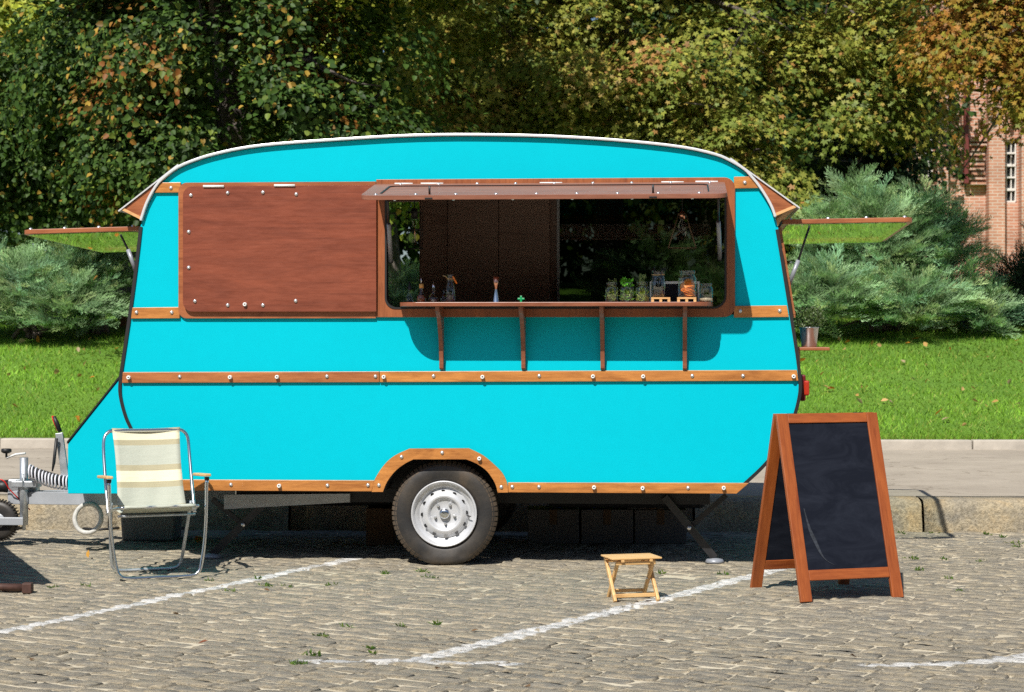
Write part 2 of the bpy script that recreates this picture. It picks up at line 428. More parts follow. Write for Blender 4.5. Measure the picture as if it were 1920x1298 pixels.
def stone_mat():
    m, nt, bs, out = newmat('worn_granite_setts')
    g = nt.nodes.new('ShaderNodeNewGeometry'); pos = g.outputs['Position']
    at = nt.nodes.new('ShaderNodeAttribute'); at.attribute_name = 'col'
    oi = nt.nodes.new('ShaderNodeObjectInfo')
    rnd = math2(nt, 'FRACT', math2(nt, 'ADD', oi.outputs['Random'], at.outputs['Fac']))
    r0 = ramp(nt, [(0.0, srgb(140, 138, 130)), (0.25, srgb(158, 152, 138)), (0.5, srgb(146, 144, 136)), (0.75, srgb(164, 156, 140)), (1.0, srgb(130, 131, 129))])
    nt.links.new(rnd, r0.inputs[0])
    mp = nt.nodes.new('ShaderNodeMapping'); mp.inputs['Rotation'].default_value = (0, 0, CA); mp.inputs['Scale'].default_value = (1.3, 3.2, 1)
    nt.links.new(pos, mp.inputs[0])
    n1 = noise(nt, mp.outputs[0], 9, 8, 0.72, 0.9); n2 = noise(nt, mp.outputs[0], 46, 6, 0.75, 0.5); n3 = noise(nt, pos, 2.1, 4, 0.6)
    r1 = ramp(nt, [(0.33, srgb(108, 110, 110)), (0.47, srgb(156, 153, 144)), (0.60, srgb(202, 190, 166))]); nt.links.new(n1, r1.inputs[0])
    c = mixc(nt, 0.58, r0.outputs[0], r1.outputs[0])
    r2 = ramp(nt, [(0.36, (0.50, 0.49, 0.48)), (0.52, (0.98, 0.97, 0.95)), (0.66, (1.22, 1.18, 1.10))]); nt.links.new(n2, r2.inputs[0])
    c = mixc(nt, 0.75, c, r2.outputs[0], 'MULTIPLY')
    # sand worked over the stones
    sand = math2(nt, 'MULTIPLY_ADD', noise(nt, mp.outputs[0], 4.5, 7, 0.75, 0.6), 0.8, math2(nt, 'MULTIPLY', n3, 0.25)); rs = ramp(nt, [(0.54, (0, 0, 0)), (0.70, (0.75, 0.75, 0.75))]); nt.links.new(sand, rs.inputs[0])
    c = mixc(nt, rs.outputs[0], c, srgb(184, 174, 150))
    c = mixc(nt, 1.0, c, (1.04, 1.0, 0.94), 'MULTIPLY')
    c = mixc(nt, paint_mask(nt), c, (0.70, 0.69, 0.66))
    nt.links.new(c, bs.inputs['Base Color']); bs.inputs['Roughness'].default_value = 0.78; bs.inputs['Specular IOR Level'].default_value = 0.3
    h = math2(nt, 'MULTIPLY_ADD', n1, 1.5, math2(nt, 'MULTIPLY', n2, 0.8))
    bump(nt, bs, h, 0.9, 0.016)
    return m
def sand_mat():
    m, nt, bs, out = newmat('sandy_joint_filling')
    g = nt.nodes.new('ShaderNodeNewGeometry'); pos = g.outputs['Position']
    n1 = noise(nt, pos, 3, 5, 0.65); n2 = noise(nt, pos, 60, 4, 0.7)
    r = ramp(nt, [(0.3, srgb(188, 176, 152)), (0.7, srgb(216, 205, 180))]); nt.links.new(n1, r.inputs[0])
    r2 = ramp(nt, [(0.3, (0.6, 0.58, 0.55)), (0.6, (1, 1, 1))]); nt.links.new(n2, r2.inputs[0])
    c = mixc(nt, 0.7, r.outputs[0], r2.outputs[0], 'MULTIPLY')
    c = mixc(nt, paint_mask(nt), c, (0.68, 0.67, 0.64))
    nt.links.new(c, bs.inputs['Base Color']); bs.inputs['Roughness'].default_value = 0.95
    bump(nt, bs, n2, 0.6, 0.01)
    return m
M['stone'] = stone_mat(); M['sand'] = sand_mat()

ground = MB()
# finer near the camera, coarse to the horizon
ground.add([(-900, -300, -0.004), (900, -300, -0.004), (900, 1500, -0.004), (-900, 1500, -0.004)], [(0, 1, 2, 3)])
ground = tag(ground.build('ground', 'sand'), 'sandy bed of the cobbled parking area', None, None, 'structure')

def sett_template(seed, nx=6, ny=4):
    r = np.random.default_rng(seed)
    xs = np.array([-0.5, -0.44, -0.16, 0.16, 0.44, 0.5][:nx]) if nx == 6 else np.linspace(-.5, .5, nx)
    ys = np.array([-0.5, -0.38, 0.38, 0.5])
    V = []; 
    skx, sky_ = r.normal(0, 0.04), r.normal(0, 0.02)
    for j, y in enumerate(ys):
        for i, x in enumerate(xs):
            edge = (i in (0, len(xs) - 1)) or (j in (0, len(ys) - 1))
            corner = (i in (0, len(xs) - 1)) and (j in (0, len(ys) - 1))
            z = 0.0 + r.normal(0, 0.0026) - 0.004 * (x * x * 1.2 + y * y * 1.8)
            xx, yy = x + y * skx, y + x * sky_
            if edge: z -= 0.0058; xx += r.normal(0, 0.014); yy += r.normal(0, 0.014)
            if corner: z -= 0.002; xx *= 0.965; yy *= 0.93
            V.append((xx, yy, z))
    n = len(xs); m = len(ys); F = []
    for j in range(m - 1):
        for i in range(n - 1): F.append((j * n + i, j * n + i + 1, (j + 1) * n + i + 1, (j + 1) * n + i))
    loop = [i for i in range(n)] + [j * n + n - 1 for j in range(1, m)] + [(m - 1) * n + i for i in range(n - 2, -1, -1)] + [j * n for j in range(m - 2, 0, -1)]
    base = len(V)
    for q in loop: V.append((V[q][0] * 1.01, V[q][1] * 1.01, -0.06))
    L = len(loop)
    for k in range(L): F.append((loop[(k + 1) % L], loop[k], base + k, base + (k + 1) % L))
    return np.array(V), np.array(F)
TEMPL = [sett_template(100 + k) for k in range(14)]
sett_meshes = []
for k, (tv, tf) in enumerate(TEMPL):
    me = bpy.data.meshes.new('sett'); me.from_pydata([tuple(p) for p in tv], [], [tuple(q) for q in tf]); me.update()
    me.polygons.foreach_set('use_smooth', [True] * len(tf)); me.materials.append(M['stone']); sett_meshes.append(me)

KERB_YAW = R_(1.6)
def kerb_y(x, y0): return y0 - math.tan(KERB_YAW) * (x - 1.0)
setts = []
pitch = 0.118
t = -9.0
row = 0
while t < 9.0:
    w = pitch * rng.uniform(0.9, 1.12)
    s = -9.0 + rng.uniform(0, 0.3)
    while s < 9.0:
        L = rng.uniform(0.15, 0.30)
        c = CI * (s + L / 2) + CJ * (t + w / 2)
        if -5.6 < c[0] < 5.6 and -5.6 < c[1] < kerb_y(c[0], 2.09): setts.append((c[0], c[1], L - rng.uniform(0.001, 0.006), w - rng.uniform(0.017, 0.026)))
        s += L
    t += w; row += 1
def in_frame(x, y):
    d = y + D0; px = CX + F_PX * x / d; py = HY + F_PX * EYE / d
    return -30 < px < 1950 and 900 < py < 1330
vis = sorted([s for s in setts if in_frame(s[0], s[1])], key=lambda s: s[1])
near = set(id(s) for s in vis[:300])
BV, BF, BC, off = [], [], [], 0
for s in setts:
    x, y, L, W = s; k = int(rng.integers(14)); flip = math.pi if rng.random() < 0.5 else 0
    z = 0.0040 + rng.normal(0, 0.0022); ang = -CA + flip + rng.normal(0, 0.010); tx, ty = rng.normal(0, 0.010, 2)
    if id(s) in near:
        o = bpy.data.objects.new('sett', sett_meshes[k]); COL.objects.link(o); o.parent = ground
        o.location = (x, y, z); o.rotation_euler = (tx, ty, ang); o.scale = (L, W, 1)
    else:
        tv, tf = TEMPL[k]; ca, sa = math.cos(ang), math.sin(ang)
        vx, vy = tv[:, 0] * L, tv[:, 1] * W
        P = np.stack([x + vx * ca - vy * sa, y + vx * sa + vy * ca, z + tv[:, 2] + vx * ty + vy * tx], 1)
        BV.append(P); BF.append(tf + off); off += len(tv); BC.append(np.full((len(tf), 3), rng.random()))
tag(fast_mesh('distant_setts', np.concatenate(BV), np.concatenate(BF), M['stone'], ground, np.concatenate(BC), True), kind='stuff')

# kerb of big granite blocks
def kerb_mat():
    m, nt, bs, out = newmat('rough_granite_kerb')
    v = coords(nt); g = nt.nodes.new('ShaderNodeNewGeometry')
    n1 = noise(nt, v, 2.2, 6, 0.7, 0.8); n2 = noise(nt, v, 46, 4, 0.75)
    r = ramp(nt, [(0.34, srgb(148, 142, 130)), (0.5, srgb(176, 164, 140)), (0.66, srgb(196, 172, 132))]); nt.links.new(n1, r.inputs[0])
    r2 = ramp(nt, [(0.35, (0.45, 0.44, 0.42)), (0.62, (1.1, 1.08, 1.05))]); nt.links.new(n2, r2.inputs[0])
    nt.links.new(mixc(nt, 0.85, r.outputs[0], r2.outputs[0], 'MULTIPLY'), bs.inputs['Base Color'])
    bs.inputs['Roughness'].default_value = 0.85
    bump(nt, bs, math2(nt, 'MULTIPLY_ADD', n1, 1.5, n2), 0.8, 0.02)
    return m
M['kerb'] = kerb_mat()
kerb = tag(empty('kerb'), 'row of rough granite kerb blocks along the cobbles', None, None, 'structure')
KX = [-7.2, -5.7, -4.35, -2.9, -1.6, -0.2, 1.3, 2.93, 4.25, 5.6, 7.2]
for k in range(len(KX) - 1):
    b = MB(); x0, x1 = KX[k] + 0.008, KX[k + 1] - 0.008; n = 9
    ys0 = kerb_y((x0 + x1) / 2, 2.10)
    # a block with an uneven, rounded front edge
    prof = [(0.0, -0.05), (0.0, 0.06), (0.006, 0.15), (0.018, 0.205), (0.05, 0.228), (0.16, 0.233), (0.32, 0.231), (0.32, -0.05)]
    V = []; 
    for i in range(n + 1):
        x = x0 + (x1 - x0) * i / n; dy = rng.normal(0, 0.007)
        for q, (py_, pz) in enumerate(prof):
            e = 0.012 if i in (0, n) and q in (2, 3, 4) else 0
            V.append((x, kerb_y(x, 2.10) + py_ + (dy + rng.normal(0, 0.004) if q < 5 else 0) + e, pz + (rng.normal(0, 0.004) if 1 < q < 6 else 0) - e))
    m_ = len(prof); Fc = []
    for i in range(n):
        for q in range(m_ - 1): Fc.append((i * m_ + q, (i + 1) * m_ + q, (i + 1) * m_ + q + 1, i * m_ + q + 1))
    Fc += [tuple(range(m_ - 1, -1, -1)), tuple(n * m_ + q for q in range(m_))]
    b.add(V, Fc, True); b.build('kerb_stone', 'kerb', kerb)

def pave_mat():
    m, nt, bs, out = newmat('pale_asphalt_pavement')
    g = nt.nodes.new('ShaderNodeNewGeometry'); pos = g.outputs['Position']
    n1 = noise(nt, pos, 0.9, 6, 0.65, 0.5); n2 = noise(nt, pos, 90, 3, 0.7); n3 = noise(nt, pos, 6, 5, 0.7)
    r = ramp(nt, [(0.3, srgb(158, 148, 134)), (0.7, srgb(184, 174, 158))]); nt.links.new(n1, r.inputs[0])
    r2 = ramp(nt, [(0.3, (0.72, 0.71, 0.7)), (0.6, (1.03, 1.02, 1.0))]); nt.links.new(n2, r2.inputs[0])
    c = mixc(nt, 0.7, r.outputs[0], r2.outputs[0], 'MULTIPLY')
    r3 = ramp(nt, [(0.30, (0.72, 0.70, 0.66)), (0.45, (1, 1, 1))]); nt.links.new(n3, r3.inputs[0])
    c = mixc(nt, 0.6, c, r3.outputs[0], 'MULTIPLY')
    vo = nt.nodes.new('ShaderNodeTexVoronoi'); vo.feature = 'DISTANCE_TO_EDGE'; vo.inputs['Scale'].default_value = 0.55
    wp = nt.nodes.new('ShaderNodeVectorMath'); wp.operation = 'ADD'; nz = nt.nodes.new('ShaderNodeTexNoise'); nz.inputs['Scale'].default_value = 2.5; nz.inputs['Detail'].default_value = 5
    nt.links.new(pos, nz.inputs['Vector']); nt.links.new(pos, wp.inputs[0]); nt.links.new(nz.outputs['Color'], wp.inputs[1]); nt.links.new(wp.outputs[0], vo.inputs['Vector'])
    rc = ramp(nt, [(0.004, (0.45, 0.42, 0.38)), (0.012, (1, 1, 1))]); nt.links.new(vo.outputs['Distance'], rc.inputs[0])
    c = mixc(nt, 0.55, c, rc.outputs[0], 'MULTIPLY')
    n4 = noise(nt, pos, 17, 4, 0.7); r4 = ramp(nt, [(0.27, (0.62, 0.60, 0.56)), (0.36, (1, 1, 1))]); nt.links.new(n4, r4.inputs[0])
    c = mixc(nt, 0.6, c, r4.outputs[0], 'MULTIPLY')
    nt.links.new(c, bs.inputs['Base Color']); bs.inputs['Roughness'].default_value = 0.9
    bump(nt, bs, n2, 0.4, 0.006)
    return m
M['pave'] = pave_mat()
pv = MB()
xs = [-40] + list(np.linspace(-9, 9, 25)) + [40]
V = []; Fc = []
for i, x in enumerate(xs):
    for q in range(8):
        y = kerb_y(x, 2.40) + 5.93 * q / 7
        V.append((x, y, 0.222 + rng.normal(0, 0.002)))
for i in range(len(xs) - 1):
    for q in range(7): Fc.append((i * 8 + q, (i + 1) * 8 + q, (i + 1) * 8 + q + 1, i * 8 + q + 1))
pv.add(V, Fc, True); tag(pv.build('pavement', 'pave'), 'pale worn asphalt pavement behind the kerb', None, None, 'structure')

M['conc'] = plain('concrete_edging', srgb(176, 168, 156), 0.9, 0, 0.18, 5, 0.5, 70)
edging = tag(empty('lawn_edging'), 'low concrete edging between pavement and lawn', None, None, 'structure')
x = -12.3
while x < 13:
    L = 1.0; b = MB()
    y = kerb_y(x + .5, 8.22)
    b.add([(x + .006, kerb_y(x, 8.22), 0.1), (x + L - .006, kerb_y(x + L, 8.22), 0.1), (x + L - .006, kerb_y(x + L, 8.22) + .16, 0.1), (x + .006, kerb_y(x, 8.22) + .16, 0.1),
           (x + .006, kerb_y(x, 8.22) + .01, 0.318), (x + L - .006, kerb_y(x + L, 8.22) + .01, 0.318), (x + L - .006, kerb_y(x + L, 8.22) + .16, 0.318), (x + .006, kerb_y(x, 8.22) + .16, 0.318)],
          [(0, 3, 2, 1), (4, 5, 6, 7), (0, 1, 5, 4), (1, 2, 6, 5), (2, 3, 7, 6), (3, 0, 4, 7)])
    o = b.build('edging_stone', 'conc', edging, bevel=0.012); o.location.z = rng.normal(0, 0.003); x += L

# lawn rising gently away from the pavement
LD = [19.6, 20.4, 21.5, 23, 25, 27, 29, 33, 38, 46, 60, 90, 300]
LZ = [0.27, 0.30, 0.45, 0.72, 1.12, 1.42, 1.54, 1.76, 2.0, 2.4, 2.9, 3.1, 3.2]
def lawn_z(x, y):
    d = y + D0 + 0.03 * x
    return float(np.interp(d, LD, LZ)) + 0.03 * math.sin(x * 0.9 + y * 0.5) * min(1, max(0, (d - 20.5) / 3))
def lawn_mat():
    m, nt, bs, out = newmat('lawn_turf')
    g = nt.nodes.new('ShaderNodeNewGeometry'); pos = g.outputs['Position']
    n1 = noise(nt, pos, 1.3, 5, 0.65); n2 = noise(nt, pos, 40, 4, 0.7)
    r = ramp(nt, [(0.3, (0.11, 0.25, 0.02)), (0.7, (0.17, 0.34, 0.03))]); nt.links.new(n1, r.inputs[0])
    r2 = ramp(nt, [(0.3, (0.5, 0.5, 0.45)), (0.65, (1.1, 1.1, 1.0))]); nt.links.new(n2, r2.inputs[0])
    nt.links.new(mixc(nt, 0.8, r.outputs[0], r2.outputs[0], 'MULTIPLY'), bs.inputs['Base Color'])
    bs.inputs['Roughness'].default_value = 0.9; bump(nt, bs, n2, 0.9, 0.03)
    return m
M['lawn'] = lawn_mat()
xs = [-120, -60, -30] + list(np.linspace(-16, 18, 60)) + [30, 60, 120]
ys = [8.0] + list(np.linspace(8.3, 23, 40)) + [26, 31, 38, 48, 70, 120, 280]
V = []; Fc = []
for x in xs:
    for k, y in enumerate(ys):
        yy = kerb_y(x, 8.34) if k == 0 else y + (kerb_y(x, 0) * max(0, 1 - (y - 8.3) / 8))
        if k == 1: yy = kerb_y(x, 8.45)
        V.append((x, yy, lawn_z(x, yy) if k else 0.27))
n = len(ys)
for i in range(len(xs) - 1):
    for q in range(n - 1): Fc.append((i * n + q, (i + 1) * n + q, (i + 1) * n + q + 1, i * n + q + 1))
lawn = MB().add(V, Fc, True).build('lawn', 'lawn'); tag(lawn, 'bright green lawn rising behind the pavement', None, None, 'structure')

M['blade'] = leafmat('grass_blades', 0.5, 0.35)
NB = 150000
gx = rng.uniform(-8.5, 9.5, NB); gd = 8.36 + (rng.random(NB) ** 1.35) * 9.5
gy = gd - np.tan(KERB_YAW) * (gx - 1.0)
gz = np.array([lawn_z(a, b) for a, b in zip(gx, gy)])
pat = np.sin(gx * 2.1 + 1.3 * np.sin(gy * 1.7)) * np.sin(gy * 2.6 + gx * 0.7)
hh = rng.uniform(0.025, 0.065, NB) * (1 + 0.35 * pat); an = rng.uniform(0, 2 * np.pi, NB); ww = rng.uniform(0.004, 0.009, NB) * (1 + (gy - 8.3) * 0.05)
lx, ly = rng.normal(0, 0.03, NB), rng.normal(0, 0.03, NB)
base = np.stack([gx, gy, gz - 0.005], 1); side = np.stack([np.cos(an) * ww, np.sin(an) * ww, np.zeros(NB)], 1)
fringe = gd < 8.50; ly[fringe] -= .05; hh[fringe] *= rng.uniform(.7, 1.7, fringe.sum())
tip = base + np.stack([lx, ly, hh], 1)
V = np.stack([base - side, base + side, tip], 1).reshape(-1, 3)
Fq = np.arange(3 * NB).reshape(-1, 3)
gc = np.array([0.19, 0.34, 0.04]) * rng.uniform(0.55, 1.45, (NB, 1)) * (1 + 0.25 * pat[:, None] + 0.2 * np.sin(gx * .7 + 2 * np.sin(gy * .5))[:, None]); yl = rng.random(NB) < 0.10; gc[yl] = np.array([0.34, 0.38, 0.08])
tag(fast_mesh('grass', V, Fq, M['blade'], None, gc), 'short bright green grass covering the lawn', None, None, 'stuff')

# ------------------------------------------------------------------ the food trailer
ROOT = Vector((-0.311, 0.0, 0.0))
EX = Vector((math.cos(YAW), -math.sin(YAW), 0)); EY = Vector((math.sin(YAW), math.cos(YAW), 0))
def V3(px, py, v=0.0):
    """trailer coordinates (u along the side, v into the trailer, z up) of a photograph point lying at depth v"""
    D = Vector(((px - CX) / F_PX, 1, -(py - HY) / F_PX)); C = Vector((0, -D0, EYE))
    t = (v - (C - ROOT).dot(EY)) / D.dot(EY); p = C + D * t - ROOT
    return Vector((p.dot(EX), v, p.z))
def UZ(px, py, v=0.0): p = V3(px, py, v); return (p.x, p.z)
def uz(lst, v=0.0): return [UZ(a, b, v) for a, b in lst]
def W(u, v, z): return ROOT + EX * u + EY * v + Vector((0, 0, z))
van = tag(empty('food_trailer', ROOT, -YAW), 'turquoise caravan food trailer with wooden trim and open serving hatch', 'food trailer')
WID = 1.95

arch = [(265, 414), (276, 381), (293, 350), (310, 331.5), (335.6, 313), (369.5, 299), (403, 289), (454, 278), (518.6, 270), (640, 261.3), (748, 255), (857, 252.5),
        (985, 254), (1084, 258), (1182, 265), (1280, 276), (1340, 289), (1369, 301), (1395.5, 317), (1409, 331), (1423, 348), (1437, 369), (1448, 389.6), (1454, 407)]
right = [(1460, 430), (1470, 490), (1486, 590), (1497, 660), (1502, 700), (1503.5, 722), (1502, 743), (1494, 776), (1478, 815), (1456, 850), (1430, 880), (1400, 908), (1380, 926)]
left = [(261.5, 425), (253, 500), (243, 576), (235, 630), (226, 690), (223, 715), (223, 741), (231, 775), (241, 800), (262, 838), (292, 872), (322, 900), (346, 922)]
A2 = [tuple(p) for p in spline([(*UZ(*p), 0) for p in arch], 3)]; A2 = [(p[0], p[1]) for p in A2]
R2 = [(p[0], p[1]) for p in spline([(*UZ(*p), 0) for p in right], 3)]
L2 = [(p[0], p[1]) for p in spline([(*UZ(*p), 0) for p in left], 3)]
outline = L2[::-1] + A2 + R2                                # clockwise from bottom left
def inset(path, d):
    """shift an open path to its right-hand side by d"""
    out = []
    for i in range(len(path)):
        a = path[max(0, i - 1)]; b = path[min(len(path) - 1, i + 1)]
        tx, ty = b[0] - a[0], b[1] - a[1]; l = math.hypot(tx, ty) or 1
        out.append((path[i][0] + ty / l * d, path[i][1] - tx / l * d))
    return out
inner = inset(outline, 0.035)
# shell: roof and both end walls in one skin
ZW0, ZW1 = UZ(250, 592)[1], UZ(250, 436)[1]
def skin(outer_, inner_, v0, v1, name, mat):
    """roof and end walls as one skin, with the end windows left open"""
    m = MB(); n = len(outer_)
    for i in range(n - 1):
        zm = (outer_[i][1] + outer_[i + 1][1]) / 2; end = i < len(L2) - 1 or i >= len(L2) + len(A2)
        for (a, b) in (((v0, .15), (1.78, v1)) if end and ZW0 < zm < ZW1 else ((v0, v1),)):
            P = [(outer_[i][0], a, outer_[i][1]), (outer_[i + 1][0], a, outer_[i + 1][1]), (outer_[i + 1][0], b, outer_[i + 1][1]), (outer_[i][0], b, outer_[i][1]),
                 (inner_[i][0], a, inner_[i][1]), (inner_[i + 1][0], a, inner_[i + 1][1]), (inner_[i + 1][0], b, inner_[i + 1][1]), (inner_[i][0], b, inner_[i][1])]
            m.add(P, [(0, 3, 2, 1), (4, 5, 6, 7), (0, 1, 5, 4), (2, 3, 7, 6)])
    return m.build(name, mat, van)
skin(outline, inner, 0.022, WID, 'shell', 'teal')
skin(inset(outline, 0.037), inset(outline, 0.045), 0.025, WID - .03, 'lining', 'inside')
floor_z = UZ(860, 924)[1]
lo_u, hi_u = outline[0][0], outline[-1][0]
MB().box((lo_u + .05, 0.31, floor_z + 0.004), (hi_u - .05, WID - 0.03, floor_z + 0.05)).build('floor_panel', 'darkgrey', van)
def clip_poly(px0, px1, py0, py1, path, v=0.0):
    """the part of the closed outline between two image columns and rows (Sutherland-Hodgman)"""
    poly = list(path)
    z0, z1 = UZ(860, py0, v)[1], UZ(860, py1, v)[1]
    a = UZ(px0, 500, v)[0]; b = UZ(px1, 500, v)[0]
    for axis, val, keep_less in ((0, a, False), (0, b, True), (1, z1, False), (1, z0, True)):
        out = []
        for i in range(len(poly)):
            p, q = poly[i - 1], poly[i]
            ip = (p[axis] <= val) == keep_less or p[axis] == val; iq = (q[axis] <= val) == keep_less or q[axis] == val
            if ip != iq:
                t = (val - p[axis]) / (q[axis] - p[axis]); out.append((p[0] + (q[0] - p[0]) * t, p[1] + (q[1] - p[1]) * t))
            if iq: out.append(q)
        poly = out
    return poly
face = inset(outline, 0.014)
def panel(px0, px1, py0, py1): MB().ext(clip_poly(px0, px1, py0, py1, face), 0.0, 0.02).build('side_panel', 'teal', van)
panel(150, 1600, 240, 350)                                  # under the roof curve
panel(150, 338, 350.6, 590); panel(1376, 1600, 350.6, 590)    # beside the hatches
panel(150, 1600, 590.6, 706)                                # between the trims
low = clip_poly(150, 1600, 706.6, 915, face)
arch_o = uz([(698, 922), (704, 898), (721.6, 871), (741, 854), (768.5, 841), (879.4, 840.4), (906.5, 854), (928.7, 872.5), (943.5, 888.5), (952, 908), (953, 923)])
arch_i = uz([(718.7, 922), (726.6, 903), (741.4, 883.5), (758.6, 870), (776, 861), (874.5, 861), (894, 869), (914, 883.5), (928.7, 905.7), (933.7, 923), (933.8, 923.4)])
arch_i = arch_i[:10] + [arch_i[9]]
arch_o = [(p[0], p[1]) for p in spline([(*p, 0) for p in arch_o[:5]], 4)] + [(p[0], p[1]) for p in spline([(*p, 0) for p in arch_o[5:]], 4)]
arch_i = [(p[0], p[1]) for p in spline([(*p, 0) for p in arch_i[:5]], 4)] + [(p[0], p[1]) for p in spline([(*p, 0) for p in arch_i[5:10] + [(arch_i[9][0], arch_i[9][1] - .001)]], 4)]
zb = min(p[1] for p in low)
mid_arch = [((a[0] + b[0]) / 2, max((a[1] + b[1]) / 2, zb)) for a, b in zip(arch_o, arch_i)]
# lower panel with the wheel arch cut out: insert the arch into the straight bottom edge
cut = []
nlow = len(low)
for i in range(nlow):
    p, q = low[i], low[(i + 1) % nlow]; cut.append(p)
    if abs(p[1] - zb) < 1e-6 and abs(q[1] - zb) < 1e-6 and abs(p[0] - q[0]) > 1:
        m_ = mid_arch if q[0] > p[0] else mid_arch[::-1]
        cut += [(m_[0][0], zb)] + m_[1:-1] + [(m_[-1][0], zb)]
MB().ext(cut, 0.0, 0.02).build('side_panel', 'teal', van)
# black edge trims and the pale roof rail
for path in (L2, R2):
    pth = path if path is R2 else path[::-1]
    o_ = pth; i_ = inset(pth, 0.020)
    MB().ext(o_ + i_[::-1], -0.010, 0.022).build('edge_trim', 'black', van)
MB().ext(inset(A2, -0.006) + inset(A2, 0.010)[::-1], -0.030, 0.022).build('roof_rail', 'white_rail', van, bevel=0.004)
MB().ext(inset(A2, -0.008) + inset(A2, 0.002)[::-1], 0.024, WID + .02).build('roof_skin', 'white_rail', van)
# wooden visors at both ends
def visor(edge, tip, start):
    """edge: arch points of the cheek, tip: outer low corner, start: where the visor leaves the roof"""
    e2 = uz(edge); t2 = UZ(*tip); s2 = UZ(*start)
    ch = MB().ext(e2 + [t2], 0.0, 0.018)
    ch = ch.build('visor_cheek', 'ply', van, bevel=0.001)
    MB().ext(e2 + [t2], WID - 0.018, WID).build('visor_cheek', 'ply', van)
    # sloping sheet roof of the visor and its pale lip
    d = Vector((t2[0] - s2[0], t2[1] - s2[1])).normalized(); nrm = Vector((-d.y, d.x)); nrm = nrm if nrm.y > 0 else -nrm
    a, b = Vector(s2) + nrm * 0.004, Vector(t2) + d * 0.02 + nrm * 0.004
    MB().ext([tuple(a), tuple(b), tuple(b + nrm * 0.008), tuple(a + nrm * 0.008)], -0.012, WID + 0.012).build('visor_sheet', 'white_rail', van)
    c = Vector(e2[-1] if abs(e2[-1][1]) < abs(e2[0][1]) else e2[0]); dd = (Vector(t2) - c).normalized(); up = Vector((-dd.y, dd.x)); up = up if up.y > 0 else -up
    MB().ext([tuple(c), tuple(Vector(t2)), tuple(Vector(t2) + up * 0.017), tuple(c + up * 0.017)], -0.006, WID - 0.02).build('visor_lip', 'edge', van)
    return c, Vector(t2)
visor([(335.6, 312), (310, 330), (293, 348.5), (276, 379.5), (264, 412)], (229, 394.5), (336, 311))
visor([(1369, 300), (1395.5, 315.5), (1409, 329.5), (1423, 346.5), (1437, 367.5), (1449, 388), (1455, 405)], (1493, 389), (1368, 299))

# bolts and white eyelets (shared meshes)
bolt_me = MB().lathe([(0.0, -0.0105), (0.006, -0.0098), (0.0105, -0.006), (0.0125, 0.0), (0.0125, 0.004)], 10, axis='Y').build('bolt', 'bolt').data
eye_me = MB().lathe([(0.0045, -0.012), (0.005, -0.022), (0.0115, -0.022), (0.0125, -0.018), (0.0125, 0.004)], 10, axis='Y').build('eyelet', 'white_plastic').data
for n_ in ('bolt', 'eyelet'): bpy.data.objects.remove(bpy.data.objects[n_])
def bolts(parent, pts, v, kind='bolt', s=1.0):
    for (px, py) in pts:
        p = V3(px, py, v); o = bpy.data.objects.new(kind, bolt_me if kind == 'bolt' else eye_me); COL.objects.link(o)
        o.parent = parent; o.location = p; o.scale = (s, s, s); o.rotation_euler = (0, random.uniform(0, 6), 0)

def strip(name, pts, mat, v0=-0.018, bev=0.002): return MB().ext(uz(pts, 0.0), v0, 0.0).build(name, mat, van, bevel=bev)
def clipped_strip(y_l, y_l2, y_r, y_r2, side, xi):
    """trim that ends along the body's curved edge"""
    f = inset(outline, 0.022); z_t = UZ(860, (y_l + y_r) / 2)[1]
t1 = strip('trim_board', [(303, 343), (340, 342.5), (340, 361.5), (290.5, 362)], 'trim'); bolts(t1, [(320.5, 352.5)], -0.018)
t2 = strip('trim_board', [(1376, 332), (1406, 331.6), (1425, 353), (1376, 354)], 'trim'); bolts(t2, [(1396.5, 342.5)], -0.018)
t3 = strip('trim_board', [(249.5, 577), (338, 576), (338, 597), (247, 597.5)], 'trim'); bolts(t3, [(256, 586), (322, 586)], -0.018)
t4 = strip('trim_board', [(1376, 574), (1475, 573), (1478.5, 594.5), (1376, 595.5)], 'trim'); bolts(t4, [(1388, 583.5), (1462, 583)], -0.018)
t5 = strip('trim_board', [(231.5, 698), (711.6, 696.6), (711.6, 716.6), (230, 718)], 'trim_red')
bolts(t5, [(337, 706.5), (613, 706), (704, 706)], -0.018); bolts(t5, [(242, 708), (432, 707.5), (520, 707)], -0.018, 'eyelet')
t6 = strip('trim_board', [(712.6, 696.6), (1494, 694), (1496.5, 714), (712.6, 716.6)], 'trim')
bolts(t6, [(813, 705.5), (1011, 705), (1298, 705), (1393, 705)], -0.018); bolts(t6, [(720, 707), (905, 707), (1112, 706), (1206, 706), (1488, 706)], -0.018, 'eyelet')
t7 = strip('trim_board', [(326, 899), (702.4, 900.6), (697.4, 921.2), (346, 919.5)], 'trim')
bolts(t7, [(433, 909), (614, 910.5), (690, 910)], -0.018); bolts(t7, [(524, 911)], -0.018, 'eyelet')
t8 = strip('trim_board', [(952.8, 904.5), (1404, 905.5), (1381, 925.4), (953.8, 923)], 'trim')
bolts(t8, [(960.5, 913), (1010.5, 913), (1290, 915)], -0.018); bolts(t8, [(1114, 914), (1205, 915.5), (1357, 915)], -0.018, 'eyelet')
ar = MB().ext(arch_o + arch_i[::-1], -0.022, 0.0).build('arch_trim', 'trim', van, bevel=0.002)
bolts(ar, [(710.5, 910), (753, 857), (829, 849), (940, 913.5)], -0.022); bolts(ar, [(899, 860)], -0.022, 'eyelet')

